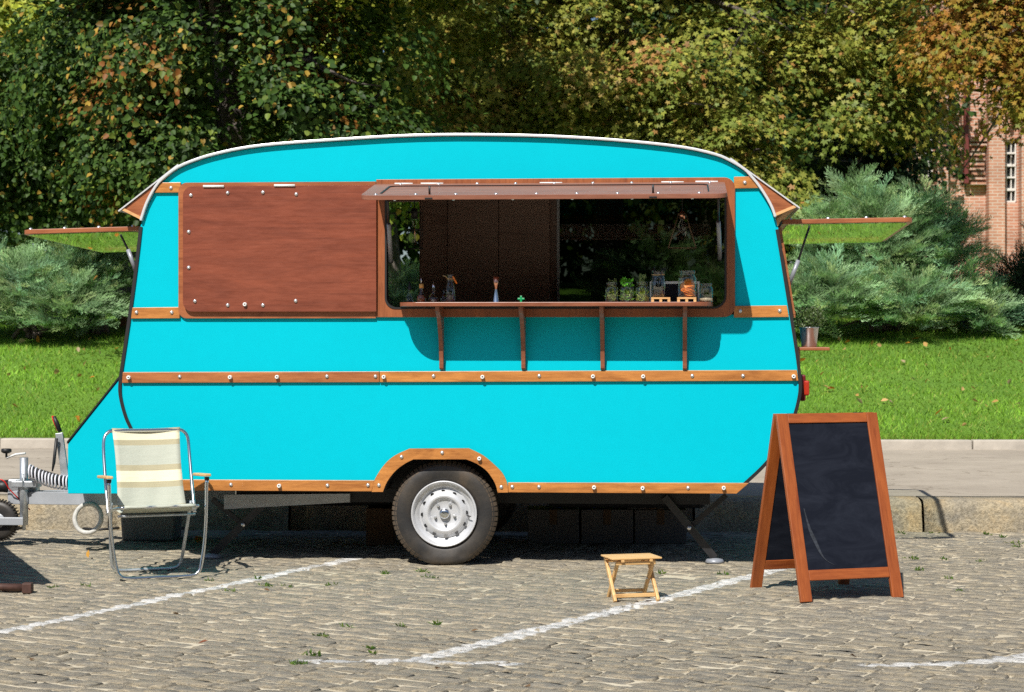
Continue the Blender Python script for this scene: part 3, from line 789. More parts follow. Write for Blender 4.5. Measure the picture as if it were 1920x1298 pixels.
# closed left hatch: backing board, plywood leaf with rounded corners
def prrect(x0, y0, x1, y1, r, v=0.0, seg=6):
    a = UZ(x0, y1, v); b = UZ(x1, y0, v); k = 12 / F_PX
    rr = tuple(q * k for q in r)
    return rrect(a[0], a[1], b[0], b[1], rr, seg)
MB().ext(prrect(336, 341, 705.3, 597, (16, 0.01, 0.01, 16)), -0.020, 0.0).build('hatch_surround', 'ply', van, bevel=0.002)
ch = MB().ext(prrect(343, 347.5, 705.3, 584.5, (18, 0.01, 0.01, 18), -0.046), -0.046, -0.0205).build('closed_hatch', 'ply_dark', van, bevel=0.003)
bolts(ch, [(358, 366.5), (427, 362), (493, 361), (555.5, 364.5), (354, 435), (354, 502), (365.5, 565), (427, 572.5), (493, 572.5), (554.5, 564.5)], -0.046)
bolts(ch, [(460, 571)], -0.040, 'eyelet')
for (a, b, y) in ((381, 420, 349.5), (514, 553, 348)):
    MB().tube([V3(a, y, -0.05), V3(b, y, -0.05)], 0.0075, 8).build('hinge', 'white_plastic', ch)

# serving opening: surround ring, rubber seal
outer = prrect(706.3, 333, 1378, 595, (0.01, 20, 20, 0.01)); innr = prrect(722.5, 352, 1362, 579.5, (20, 24, 14, 10))
MB().ring(outer, innr, -0.020, 0.03).build('opening_surround', 'ply_z', van, bevel=0.002)
MB().ring(prrect(722.5, 352, 1362, 579.5, (20, 24, 14, 10)), prrect(726, 355, 1358.5, 576.5, (18, 22, 12, 8)), -0.025, 0.05).build('rubber_seal', 'black', van)
for (a, b, y) in ((740, 774, 345.3), (789, 831, 345), (1012, 1054, 344), (1240, 1282, 342.5), (1304, 1346, 341.5)):
    MB().tube([V3(a, y, -0.03), V3(b, y, -0.03)], 0.0075, 8).build('hinge', 'white_plastic', van)

# raised hatch, hanging a little below level
hz = UZ(1030, 344, -0.03)[1]
fl, fr = V3(674, 367, -0.65), V3(1364, 366, -0.65)
h_u0, h_u1 = fl.x, fr.x; drop = hz - (fl.z + fr.z) / 2; ln = math.hypot(0.62, drop)
hatch = empty('raised_hatch', (0, -0.03, hz), 0, van); hatch.rotation_euler = (math.atan2(drop, 0.62), 0, 0)     # local y is -outwards
def flat_ring(outer, inner, z0, z1):
    m = MB().ring(outer, inner, 0, 1); m.v = [(a, c, z0 if b == 0 else z1) for a, b, c in m.v]; m.f = [q[::-1] for q in m.f] if z1 > z0 else m.f; return m
def flat_ext(poly, z0, z1):
    m = MB().ext(poly, 0, 1); m.v = [(a, c, z0 if b == 0 else z1) for a, b, c in m.v]; return m
ho = rrect(h_u0, -ln, h_u1, -0.01, (0.075, 0.075, 0.02, 0.02)); hi_ = rrect(h_u0 + .10, -ln + .075, h_u1 - .10, -0.09, 0.05)
flat_ring(ho, hi_, -0.022, 0.0038).build('hatch_frame', 'hatch_top', hatch, bevel=0.002)
flat_ext(rrect(h_u0 + .09, -ln + .065, h_u1 - .09, -0.08, 0.05), -0.018, -0.004).build('hatch_panel', 'hatch_top', hatch)
flat_ring(rrect(h_u0 + .098, -ln + .073, h_u1 - .098, -0.088, .05), rrect(h_u0 + .108, -ln + .083, h_u1 - .108, -0.098, .045), -0.0035, 0.002).build('inner_seal', 'black', hatch)
for k in range(9):
    for b in (-ln + 0.035, -0.045):
        u = h_u0 + 0.09 + (h_u1 - h_u0 - 0.18) * (k + (0.0 if b < -.2 else .3)) / 8.3
        o = bpy.data.objects.new('bolt', bolt_me); COL.objects.link(o); o.parent = hatch; o.location = (u, b, 0.004); o.rotation_euler = (R_(-90), 0, 0); o.scale = (.8, .8, .8)
for k in range(6):
    o = bpy.data.objects.new('bolt', bolt_me); COL.objects.link(o); o.parent = hatch
    o.location = (h_u0 + 0.2 + (h_u1 - h_u0 - 0.4) * k / 5, -ln + 0.035, -0.022); o.rotation_euler = (R_(90), 0, 0); o.scale = (.9, .9, .9)
for k in (0.19, 0.80):
    MB().tube([(h_u0 + (h_u1 - h_u0) * k, -ln + .05, 0.004), (h_u0 + (h_u1 - h_u0) * k, -ln + .05, 0.05)], 0.006, 8).build('latch_pin', 'blackmetal', hatch)
    MB().box((h_u0 + (h_u1 - h_u0) * k - .022, -ln - .006, -0.018), (h_u0 + (h_u1 - h_u0) * k + .022, -ln + .001, -0.009)).build('latch_plate', 'black', hatch, bevel=.002)
def strut(p, m, q, parent=van):
    s_ = empty('gas_strut', (0, 0, 0), 0, parent)
    MB().tube([p, m], 0.007, 8).build('rod', 'blackmetal', s_); MB().tube([m, q], 0.0135, 10).build('cylinder', 'grey_strut', s_)
    MB().lathe([(0, -.016), (.012, -.012), (.016, 0), (.012, .012), (0, .016)], 10, tuple(q)).build('joint', 'blackmetal', s_)
strut(V3(727, 376, -0.30), V3(729, 420, -0.17), V3(733, 490, 0.0)); strut(V3(1347, 372, -0.30), V3(1347, 416, -0.17), V3(1350, 486, 0.0))

# counter shelf and its four brackets
cz = UZ(1040, 566.5, -0.275)[1]; ct = 0.025
cu0, cu1 = V3(748, 568, -0.20).x, V3(1337, 568, -0.20).x
flat_ext(rrect(cu0, -0.275, cu1, 0.16, (0.13, 0.13, 0.01, 0.01), 10), cz - ct, cz).build('counter', 'counter', van, bevel=0.003)
bz = UZ(900, 693, -0.02)[1]
for px in (828, 981.5, 1130, 1284):
    u = V3(px, 640, -0.02).x; prof = [(-0.001, cz - ct), (-0.25, cz - ct), (-0.245, cz - ct - .03)]
    for k in range(1, 9):
        a = k / 8; prof.append((-0.245 + 0.21 * math.sin(a * math.pi / 2) ** 1.1, cz - ct - .03 - (cz - ct - .03 - bz - .01) * (1 - math.cos(a * math.pi / 2)) ** .85))
    prof += [(-0.025, bz), (-0.001, bz)]
    V = [(u - .0125, a, b) for a, b in prof] + [(u + .0125, a, b) for a, b in prof]; n = len(prof)
    MB().add(V, [tuple(range(n)), tuple(range(2 * n - 1, n - 1, -1))] + [((i + 1) % n, i, n + i, n + (i + 1) % n) for i in range(n)]).build('shelf_bracket', 'counter', van, bevel=0.002)

# interior: back wall with an opening and a tinted window, cabinet doors, ceiling stays the shell
vb = WID - 0.03
def back(name, x0, x1, y0, y1, mat, v=vb, th=0.02, bev=0.0):
    return MB().ext(clip_poly(x0, x1, y0, y1, inset(outline, 0.047), v), v, v + th).build(name, mat, van, bevel=bev)
zlow = 960
back('rear_wall', 300, 640, 250, 880, 'inside'); back('rear_wall', 640.5, 786, 250, 378, 'inside'); back('rear_wall', 640.5, 786, 600, 880, 'inside')
back('rear_wall', 786.5, 1048, 262, 880, 'inside'); back('rear_wall', 1048.5, 1372, 250, 360, 'inside'); back('rear_wall', 1048.5, 1372, 600, 880, 'inside'); back('rear_wall', 1372.5, 1600, 250, 880, 'inside')
back('rear_window', 1049, 1372, 360, 600, 'tint', vb + .008, .004)
back('window_post', 1044, 1049, 300, 640, 'grey_strut', vb - .02)
for (a, b) in ((840, 934.4), (935.6, 1030)): back('cabinet_door', a, b, 290, 700, 'inside', vb - 0.06, 0.05, .002)
back('partition', 789, 839, 290, 700, 'inside', vb - .03, .02)
# inner worktop
MB().box((lo_u + .25, 0.17, cz - 0.10), (hi_u - .25, 0.75, cz - 0.07)).build('worktop', 'inside', van)

# end hatches (frame with clear pane, held out by struts)
def end_hatch(inner_px, outer_px, sgn, v0, v1, sk):
    pi, po = V3(*inner_px, v0), V3(*outer_px, v0); L = abs(po.x - pi.x); tilt = math.atan2(po.z - pi.z, L)
    h = empty('end_hatch', (pi.x, 0, pi.z), 0, van); h.rotation_euler = (R_(-1.6), -tilt if sgn > 0 else tilt, 0)
    x0, x1 = (0, L) if sgn > 0 else (-L, 0)
    rad = (0.12, 0.12, 0.12, 0.12)
    rad = (0.01, 0.07, 0.12, 0.01) if sgn > 0 else (0.07, 0.01, 0.01, 0.12)
    flat_ring(rrect(x0, v0, x1, v1, rad), rrect(x0 + .035, v0 + .035, x1 - .035, v1 - .035, 0.05), -0.014, 0.014).build('hatch_frame', 'ply', h, bevel=0.003)
    flat_ext(rrect(x0 + .03, v0 + .02, x1 - .03, v1 - .04, 0.05), -0.0205, -0.0165).build('hatch_pane', 'acrylic_end', h)
    for k in range(4):
        o = bpy.data.objects.new('bolt', bolt_me); COL.objects.link(o); o.parent = h; o.location = (x0 + .05 + (L - .1) * k / 3, v0 + .03, 0.0165); o.rotation_euler = (R_(-90), 0, 0)
    return h
end_hatch((262, 427.5), (40, 434), -1, 0.12, 1.80, 0); end_hatch((1466, 415), (1713, 410.5), 1, 0.12, 1.80, 0)
strut(V3(226, 440, 0.20), V3(240, 468, 0.20), V3(254, 506, 0.20)); strut(V3(1518, 424, 0.20), V3(1497, 488, 0.20), V3(1480, 532, 0.20))
for pth in (L2, R2):
    zs = [p for p in pth if ZW0 - .03 < p[1] < ZW1 + .03]; e0 = min(zs, key=lambda p: p[1]); e1 = max(zs, key=lambda p: p[1])
    wf = MB()
    for e in (e0, e1): wf.bar((e[0], .13, e[1]), (e[0], 1.80, e[1]), .05, .035)
    for v in (.145, 1.785): wf.bar((e0[0], v, e0[1]), (e1[0], v, e1[1]), .05, .035, (0, 1, 0))
    wf.build('end_window_frame', 'ply', van)
# perforated strip under the right visor, door furniture
# rear shelf with the bucket stands on the right end
sh0, sh1 = V3(1492, 655, 0.25), V3(1556, 655, 0.25)
MB().box((sh0.x, 0.25, sh0.z - .008), (sh1.x, 0.75, sh0.z + .012)).build('end_shelf', 'ply', van, bevel=0.004)
MB().bar((sh0.x + .02, 0.30, sh0.z - .09), (sh0.x + .02, .30, sh0.z - .008), .02, .02).build('shelf_bracket', 'edge', van)
tl = empty('tail_light', (0, 0, 0), 0, van)
a, b = V3(1500, 752, 0.06), V3(1514, 703, 0.06)
MB().box((a.x, 0.06, a.z), (a.x + .035, .22, b.z)).build('lamp_body', 'dark_red', tl, bevel=.008)
a2, b2 = V3(1507, 742, 0.05), V3(1518, 714, 0.05)
MB().box((a2.x, 0.052, a2.z), (b2.x, .21, b2.z)).build('lens', 'orange_plastic', tl, bevel=.01)

# wheels
def tyre_profile(Rt, w):
    s = w / 2
    return [(0.190, -s * .70), (0.205, -s * .86), (0.225, -s * .96), (0.258, -s), (0.288, -s * .965), (0.306, -s * .87), (Rt - .004, -s * .72), (Rt, -s * .45), (Rt + .001, 0), (Rt, s * .45), (Rt - .004, s * .72), (0.300, s * .9), (0.25, s), (0.2, s * .8)]
def wheel(u, vc, z, R_t=0.322, w=0.185, front=True):
    wh = empty('wheel', (u, vc, z), 0, van); s = w / 2
    m = MB().lathe(tyre_profile(R_t, w), 72, axis='Y')
    m.v = [(a, b + (0.012 * (1 if b > 0 else -1) if c < -z + .045 else 0), max(c, -z + 0.004)) for a, b, c in m.v]
    m.build('tyre', 'tyre', wh)
    tr = MB()
    for k in range(64):                                        # shoulder lugs
        a = 2 * math.pi * k / 64
        if math.sin(a) * R_t < -z + 0.03: continue
        ca, sa = math.cos(a), math.sin(a); tx, tz = -sa, ca
        for (r0, v0, r1, v1) in ((R_t - .028, -s * .905, R_t + .0035, -s * .64),):
            hw = 0.0115
            P = []
            for (r, vv) in ((r0, v0 - .002), (r0 + .016, v0 + .008), (r1, v1), (r1, -s * .2)):
                for q in (-hw, hw): P.append((ca * r + tx * q, vv - .0015, sa * r + tz * q))
            tr.add(P, [(0, 2, 3, 1), (2, 4, 5, 3), (4, 6, 7, 5)])
    tr.build('tread', 'tread', wh)
    if not front: 
        MB().lathe([(0.0, s * .3), (0.195, s * .3)], 24, axis='Y').build('rim', 'darkgrey', wh); return
    y = -s
    rim = MB().lathe([(0.186, y + .03), (0.200, y + .004), (0.203, y - .003), (0.199, y - .008), (0.192, y - .004), (0.186, y + .016), (0.178, y + .022), (0.168, y + .024), (0.158, y + .040), (0.150, y + .045),
                      (0.146, y + .034), (0.128, y + .022), (0.116, y + .016), (0.106, y + .012), (0.096, y + .018), (0.090, y + .030), (0.084, y + .036), (0.045, y + .034), (0.0, y + .034)], 60, axis='Y')
    rim.build('rim', 'rim', wh)
    for k in range(12):
        a = 2 * math.pi * (k + .1) / 12; c = (0.137 * math.cos(a), 0, 0.137 * math.sin(a))
        h = MB(); n = 12; tx, tz = -math.sin(a), math.cos(a); rx, rz_ = math.cos(a), math.sin(a)
        V = [(c[0] + tx * .0125 * math.cos(q) + rx * .0095 * math.sin(q), y + .0275 - .0062 * math.sin(q) - .0050, c[2] + tz * .0125 * math.cos(q) + rz_ * .0095 * math.sin(q)) for q in [2 * math.pi * i / n for i in range(n)]]
        h.add(V, [tuple(range(n))]); h.build('vent_hole', 'black', wh)
    for k in range(5):
        a = 2 * math.pi * k / 5 + R_(58); c = (0.062 * math.cos(a), y + .034, 0.062 * math.sin(a))
        MB().lathe([(0.0, -.020), (.007, -.019), (.009, -.014), (.0105, 0)], 6, c, 'Y', False).build('lug_nut', 'bolt', wh)
    MB().lathe([(0.0, y + .004), (.018, y + .005), (.030, y + .010), (.033, y + .020), (.033, y + .036)], 24, axis='Y').build('hub_cap', 'chrome', wh)
    MB().tube([(0.140, y + .03, -0.012), (0.150, y + .004, -0.013), (0.165, y - .006, -0.014)], 0.0035, 6).build('valve', 'black', wh)
wc = V3(832.6, 967.4, 0.04)
wheel(wc.x, 0.04 + .0925, wc.z + .012); wheel(wc.x, WID - 0.18, wc.z + .012, front=False)
# wheel well, chassis, axle, stabilisers, drawbar
ww_ = MB(); a_in = [(p[0], p[1]) for p in arch_i]
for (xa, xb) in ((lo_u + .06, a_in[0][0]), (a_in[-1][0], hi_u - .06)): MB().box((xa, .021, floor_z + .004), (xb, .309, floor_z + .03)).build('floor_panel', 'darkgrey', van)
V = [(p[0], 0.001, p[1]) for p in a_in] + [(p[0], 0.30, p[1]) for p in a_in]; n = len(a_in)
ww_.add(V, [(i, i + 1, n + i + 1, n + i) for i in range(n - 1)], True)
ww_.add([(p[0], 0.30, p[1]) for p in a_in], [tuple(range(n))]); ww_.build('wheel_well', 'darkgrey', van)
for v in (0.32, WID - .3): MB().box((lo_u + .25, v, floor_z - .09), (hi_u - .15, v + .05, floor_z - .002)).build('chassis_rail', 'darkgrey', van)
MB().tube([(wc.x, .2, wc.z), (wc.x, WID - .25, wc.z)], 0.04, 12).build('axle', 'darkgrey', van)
for (ua, ub) in ((-1.55, -.55), (.45, 1.5)): MB().box((ua, 1.25, .25), (ub, 1.68, floor_z - .003)).build('underfloor_light_block', 'darkgrey', van, bevel=.03)  # boxes added to block light from behind and darken the space underneath
b = MB(); b.add([(*[V3(420, 928, .28).x], .28, V3(420, 928, .28).z), (V3(656, 926, .28).x, .28, V3(656, 926, .28).z), (V3(656, 942, .28).x, .28, V3(656, 942, .28).z), (V3(420, 955, .28).x, .28, V3(420, 955, .28).z)], [(0, 3, 2, 1)])
b.v += [(p[0], .30, p[2]) for p in b.v[:4]]; b.f += [(4, 5, 6, 7), (0, 1, 5, 4), (1, 2, 6, 5), (2, 3, 7, 6), (3, 0, 4, 7)]; b.sm += [False] * 5
b.build('drawbar_side_plate', 'grey_paint', van)
def stabiliser(top, foot, dtop, dmid):
    s_ = empty('stabiliser_leg', (0, 0, 0), 0, van); v = 0.30
    MB().bar(V3(*top, v), V3(*foot, v), .045, .03, (0, 1, 0)).build('leg', 'blackmetal', s_)
    MB().bar(V3(*dtop, v + .05), V3(*dmid, v + .05), .03, .02, (0, 1, 0)).build('brace', 'blackmetal', s_)
    f = V3(*foot, v); MB().lathe([(0.0, 0.03), (.05, .02), (.062, 0), (.0, 0.0)], 16, (f.x, f.y, 0.005)).build('foot', 'grey_strut', s_)
    c = V3(*dmid, v - .03); MB().lathe([(0, -.012), (.012, -.01), (.014, 0)], 8, (c.x, c.y, c.z), 'Y').build('pivot', 'bolt', s_)
stabiliser((1246, 932), (1340, 1046), (1362, 928), (1292, 990)); stabiliser((508, 932), (398, 1040), (398, 936), (456, 984))
# front locker in front of the body, drawbar and hitch
vl = 0.38
MB().ext(uz([(236, 695), (127, 832.5), (127, 926), (330, 926), (330, 900)], vl), vl, WID - vl).build('front_locker', 'teal', van, bevel=.004)
p0, p1 = V3(236, 694, vl), V3(126, 832, vl); MB().ext([(p0.x, p0.z), (p1.x, p1.z), (p1.x, p1.z + .014), (p0.x, p0.z + .014)], vl - .008, WID - vl + .008).build('edge_trim', 'black', van)
vd = 0.97
h0 = V3(20, 933, vd); zt, zb_ = V3(20, 921, vd).z, V3(20, 945, vd).z
MB().bar((h0.x, vd, h0.z), (V3(340, 936, .40).x, .40, V3(340, 936, .40).z), .06, zt - zb_, (0, 0, 1)).build('drawbar', 'grey_paint', van, bevel=.004)
MB().bar((h0.x + .02, vd, h0.z), (V3(340, 936, .40).x + .1, 1.5, h0.z), .06, zt - zb_, (0, 0, 1)).build('drawbar', 'grey_paint', van, bevel=.004)
jw = empty('jockey_wheel', (0, 0, 0), 0, van); vj = 0.86
MB().tube([V3(45, 858, vj), V3(45, 984, vj)], .0275, 16).build('column', 'steel', jw)
MB().tube([V3(45, 962, vj), V3(45, 994, vj)], .012, 8).build('spindle', 'steel', jw)
MB().tube([V3(43, 888, vj - .05), V3(42, 900, vj - .055), V3(43, 912, vj - .05), V3(52, 916, vj - .04)], .006, 8).build('clamp_handle', 'steel', jw)
a, b = V3(22, 914, vj - .03), V3(72, 902, vj - .03); MB().box((a.x, vj - .045, a.z), (b.x, vj + .05, b.z)).build('clamp', 'steel', jw, bevel=.006)
MB().tube([V3(48, 850, vj), V3(30, 852, vj), V3(12, 859, vj)], .007, 8).build('crank_arm', 'white_plastic', jw)
MB().lathe([(.018, -.015), (.034, -.006), (.034, .012), (.028, .016), (0, .016)], 16, tuple(V3(12, 846, vj))).build('crank_knob', 'black', jw)
MB().tube([V3(12, 846, vj), V3(12, 858, vj)], .008, 8).build('crank_pin', 'black', jw)
a, b = V3(-20, 984, vj), V3(46, 970, vj); MB().box((a.x, vj - .03, a.z), (b.x, vj + .0, b.z)).build('fork', 'grey_paint', jw, bevel=.004)
wj = V3(-2, 976, vj + .04)
MB().lathe([(0.05, -.03), (.10, -.036), (.122, -.028), (.133, -.012), (.135, 0), (.133, .012), (.122, .028), (.1, .036), (.05, .03)], 36, tuple(wj), 'Y').build('tyre', 'tyre', jw)
MB().lathe([(0.0, -.026), (.03, -.034), (.05, -.03), (.06, -.02)], 20, tuple(wj), 'Y').build('rim', 'grey_paint', jw)
tr = MB()
for k in range(40):
    a = 2 * math.pi * k / 40; ca, sa = math.cos(a), math.sin(a)
    tr.bar((wj.x + ca * .132, vj + .04 - .027, wj.z + sa * .132), (wj.x + ca * .138, vj + .04 + .027, wj.z + sa * .138), .008, .008)
tr.build('tread', 'tyre', jw)
# hitch head, over-run gaiter and hoses
hc = V3(8, 912, vd)
MB().tube([V3(-60, 912, vd), V3(-20, 912, vd), V3(4, 912, vd), V3(18, 912, vd)], [.03, .045, .04, .045], 14).build('hitch_gaiter', 'black', van)
MB().bar(V3(18, 910, vd), V3(72, 910, vd), .08, .085).build('coupling_body', 'steel', van, bevel=.01)
MB().tube(spline([V3(-30, 895, vd - .1), V3(4, 900, vd - .12), V3(18, 918, vd - .1), V3(40, 940, vd - .06), V3(56, 956, vd)], 5), .0045, 6).build('brake_cable', 'red', van)
pth = spline([V3(56, 884, .80), V3(80, 896, .80), V3(104, 903, .80), V3(130, 906, .82)], 8); sp = []
for i in range(12 * 12 + 1):
    t = i / (12 * 12) * (len(pth) - 1); k = min(int(t), len(pth) - 2); c = pth[k].lerp(pth[k + 1], t - k); a = 2 * math.pi * i / 12
    sp.append(c + Vector((0, math.cos(a), math.sin(a))) * 0.045)
MB().tube(sp, .0058, 6).build('spiral_cable', 'grey_hose', van)
MB().tube([V3(56, 884, .80), V3(130, 906, .82)], .034, 10).build('over_run_damper', 'darkgrey', van)
hb = empty('handbrake', (0, 0, 0), 0, van)
MB().bar(V3(111, 812, .84), V3(124, 905, .84), .05, .02, (0, 1, 0)).build('lever', 'steel', hb, bevel=.003)
MB().tube([V3(101, 781, .84), V3(106, 793, .84), V3(113, 810, .84)], [.012, .016, .014], 10).build('grip', 'black', hb)
MB().tube([V3(98.5, 780, .838), V3(102.5, 793, .838), V3(107.5, 804, .838)], .0085, 8).build('grip_inlay', 'red', hb)
MB().tube([V3(106, 822, .80), V3(101, 868, .80), V3(98, 884, .80)], [.011, .011, .005], 8).build('spring_strut', 'black', hb)
lp = V3(165, 972, .62); MB().tube([lp + Vector((0.088 * math.cos(a), .02 * math.sin(a), 0.092 * math.sin(a))) for a in [2 * math.pi * k / 40 for k in range(40)]], .0155, 8, closed=True).build('hose_loop', 'white_hose', van)

# ------------------------------------------------------------------ things on the counter
def counter_pt(px, v): return W(V3(px, 566, v).x, v, cz)
def thing_at(name, px, v, label, cat, group=None):
    e = empty(name, counter_pt(px, v), -YAW); return tag(e, label, cat, group)
def px(n): return n / 313.0
e = thing_at('dropper_bottle', 768, .02, 'slim clear bottle with black dropper top, leftmost on the counter', 'bottle')
MB().lathe([(0, 0), (px(7), 0), (px(7.5), .004), (px(7), px(17)), (px(3.5), px(23)), (px(3), px(27))], 16).build('glass_body', 'glass', e)
MB().lathe([(0, .002), (px(6), .002), (px(5.8), px(12)), (0, px(12))], 14).build('contents', 'water_glass', e)
MB().lathe([(px(3.6), px(25)), (px(3.6), px(31)), (px(1.8), px(33)), (px(1.6), px(39)), (0, px(40))], 12).build('dropper', 'black', e)
e = thing_at('liqueur_bottle', 790, -.14, 'amber bottle with cork and metal pourer on the counter', 'bottle')
MB().lathe([(0, 0), (px(8.5), 0), (px(9.3), .006), (px(9), px(11)), (px(4), px(19)), (px(3.4), px(27))], 18).build('glass_body', 'glass', e)
MB().lathe([(0, .003), (px(8), .003), (px(8.2), px(10)), (px(5), px(14)), (0, px(14))], 16).build('contents', 'amber', e)
MB().lathe([(0, px(27)), (px(4.2), px(27)), (px(4.2), px(35)), (0, px(35))], 12).build('cork', 'orange_pith', e)
MB().tube([(0, 0, px(35)), (px(-.4), 0, px(47))], .0035, 8).build('pourer', 'chrome', e)
e = thing_at('bitters_bottle', 813, -.16, 'faceted clear decanter bottle with narrow neck and metal tip', 'bottle')
MB().lathe([(0, 0), (px(7), 0), (px(10), px(6)), (px(9.5), px(9)), (px(4), px(17)), (px(2.6), px(22)), (px(2.4), px(29))], 10, smooth=False).build('glass_body', 'glass', e)
MB().lathe([(0, .002), (px(6.5), .002), (px(8.6), px(6)), (0, px(6))], 10).build('contents', 'water_glass', e)
MB().lathe([(px(2.8), px(28)), (px(2.8), px(33)), (px(1), px(34)), (px(.8), px(39)), (0, px(39))], 10).build('metal_tip', 'chrome', e)
e = thing_at('small_round_bottle', 832.5, .02, 'small round bottle half hidden behind the carafe', 'bottle')
MB().lathe([(0, 0), (px(6.5), 0), (px(7.5), px(6)), (px(6.5), px(12)), (px(2.4), px(17)), (px(2.2), px(22))], 16).build('glass_body', 'glass', e)
MB().lathe([(0, .002), (px(6), .002), (px(6), px(4)), (0, px(4))], 14).build('contents', 'amber', e)
MB().lathe([(px(1.6), px(22)), (px(1.2), px(27)), (0, px(27))], 8).build('stopper', 'blackmetal', e)
e = thing_at('carafe', 844.5, -.17, 'glass carafe tied with twine, holding rosemary and an orange twist', 'carafe')
MB().lathe([(0, 0), (px(8.5), 0), (px(9.2), .006), (px(9), px(22)), (px(5.8), px(40)), (px(5.6), px(45)), (px(6.8), px(52))], 20).build('glass_body', 'glass', e)
MB().lathe([(0, .004), (px(8), .004), (px(8), px(22)), (px(5.2), px(38)), (0, px(38))], 18).build('contents', 'water_glass', e)
MB().tube([(px(6.2) * math.cos(a), px(6.2) * math.sin(a), px(44)) for a in [k * .5 for k in range(13)]], .003, 6).build('twine', 'twine', e)
MB().tube([(-px(5), -px(3), px(45)), (-px(9), -px(5), px(49)), (-px(14), -px(5), px(50))], .0028, 6).build('twine_end', 'twine', e)
MB().tube(spline([(px(5), -px(5), px(49)), (px(9), -px(6), px(42)), (px(13), -px(6), px(35))], 4), [.004] + [.006] * 7 + [.003], 6).build('orange_twist', 'orange_fruit', e)
def herb_cloud(name, parent, n, r, z0, z1, cols, size, upright=0.4, seed=1, mat=None):
    g = np.random.default_rng(seed); a = g.uniform(0, 2 * np.pi, n); rr = r * np.sqrt(g.random(n)); z = g.uniform(z0, z1, n)
    c = np.stack([rr * np.cos(a), rr * np.sin(a), z], 1); d = g.normal(0, 1, (n, 3)); d[:, 2] = np.abs(d[:, 2]) + upright; d /= np.linalg.norm(d, axis=1)[:, None]
    s = np.cross(d, g.normal(0, 1, (n, 3))); s /= np.linalg.norm(s, axis=1)[:, None]; L = size[1] * g.uniform(.6, 1.3, (n, 1)); w = size[0] * g.uniform(.7, 1.3, (n, 1))
    V = np.stack([c, c + d * L * .5 + s * w, c + d * L, c + d * L * .5 - s * w], 1).reshape(-1, 3)
    cl = np.array(cols)[g.integers(len(cols), size=n)] * g.uniform(.7, 1.3, (n, 1))
    return fast_mesh(name, V, np.arange(4 * n).reshape(-1, 4), mat or M['blade'], parent, cl)
herb_cloud('rosemary', e, 40, px(2), px(4), px(30), [(.05, .12, .03), (.08, .16, .05)], (.0012, .02), 1.0, 3)
e = thing_at('jigger', 930, -.19, 'copper and steel double ended jigger standing alone on the counter', 'jigger')
MB().lathe([(px(6.4), 0), (px(6.2), .003), (px(1.9), px(23.5)), (px(1.9), px(24.5))], 20).build('lower_cup', 'chrome', e)
MB().lathe([(px(1.9), px(24.5)), (px(3.6), px(32)), (px(6.8), px(47.5)), (px(6.2), px(47.5)), (px(1.5), px(26))], 20).build('upper_cup', 'copper', e)
e = thing_at('pour_spout_cross', 977, -.2, 'small bright green cross shaped plastic piece on the counter', 'plastic cross')
MB().box((-px(2), -px(2), 0), (px(2), px(2), px(12))).box((-px(6.5), -px(1.8), px(4.5)), (px(6.5), px(1.8), px(8))).build('cross', 'green_plastic', e, bevel=.002)

def jar(name, pxc, v, label, w, h, lift=0.0, cat='jar', group=None, ribbed=False):
    e = empty(name, counter_pt(pxc, v) + Vector((0, 0, lift)), -YAW); tag(e, label, cat, group); r = px(w / 2); H = px(h)
    if ribbed: prof = [(0, 0), (r * .75, 0), (r * .86, .006), (r, H * .35), (r, H * .5), (r * .82, H * .78), (r * .8, H * .84), (r * .92, H * .9), (r * .9, H)]
    else: prof = [(0, 0), (r * .93, 0), (r, .006), (r, H * .68), (r * .94, H * .76), (r * .78, H * .81), (r * .78, H * .86), (r * .86, H * .88), (r * .86, H * .96), (r * .8, H)]
    m = MB().lathe(prof, 24)
    m.lathe([(q[0] * .93, q[1] + .004) for q in prof[1:-1]][::-1], 24)
    m.build('glass_body', 'glass', e)
    return e, r, H
e, r, H = jar('herb_jar', 1147, -.215, 'glass jar of thyme sprigs, leftmost of the three herb jars', 24, 37, group='herb jars on the counter')
herb_cloud('thyme', e, 160, r * .8, .004, H * .55, [(0.210, 0.294, 0.042), (0.336, 0.357, 0.084), (0.126, 0.210, 0.042)], (.0016, .022), .1, 5)
herb_cloud('thyme_tips', e, 90, r * .7, H * .6, H * 1.15, [(0.294, 0.399, 0.147), (0.189, 0.294, 0.105)], (.0028, .012), .5, 6)
e, r, H = jar('herb_jar', 1175.5, -.215, 'glass jar of broad mint leaves, middle of the three herb jars', 26, 37, group='herb jars on the counter')
herb_cloud('mint_stems', e, 110, r * .8, .004, H * .6, [(0.273, 0.546, 0.063), (0.420, 0.546, 0.147), (0.168, 0.420, 0.042)], (.002, .025), .1, 7)
herb_cloud('mint_leaves', e, 60, r * .95, H * .75, H * 1.12, [(0.147, 0.504, 0.042), (0.210, 0.672, 0.063)], (.008, .022), .2, 8)
e, r, H = jar('herb_jar', 1204, -.215, 'glass jar of upright rosemary, beside the straw vase', 25, 38, group='herb jars on the counter')
herb_cloud('rosemary_stems', e, 130, r * .8, .004, H * .5, [(0.420, 0.462, 0.084), (0.252, 0.378, 0.063)], (.0018, .022), .1, 9)
herb_cloud('rosemary', e, 150, r * .6, H * .55, H * 1.25, [(0.336, 0.462, 0.189), (0.231, 0.357, 0.147)], (.0018, .026), 1.6, 10)
def pallet(pxc, v, label):
    e = empty('coaster', counter_pt(pxc, v), -YAW); tag(e, label, 'coaster', 'pallet coasters')
    for k in range(3):
        MB().box((px(-18 + k * 15), -.05, 0), (px(-18 + k * 15 + 5), .05, px(5.5))).build('block', 'edge', e)
    for k in range(5): MB().box((px(-18), -.052 + k * .0215, px(5.5)), (px(17), -.052 + k * .0215 + .017, px(8.5))).build('slat', 'edge', e)
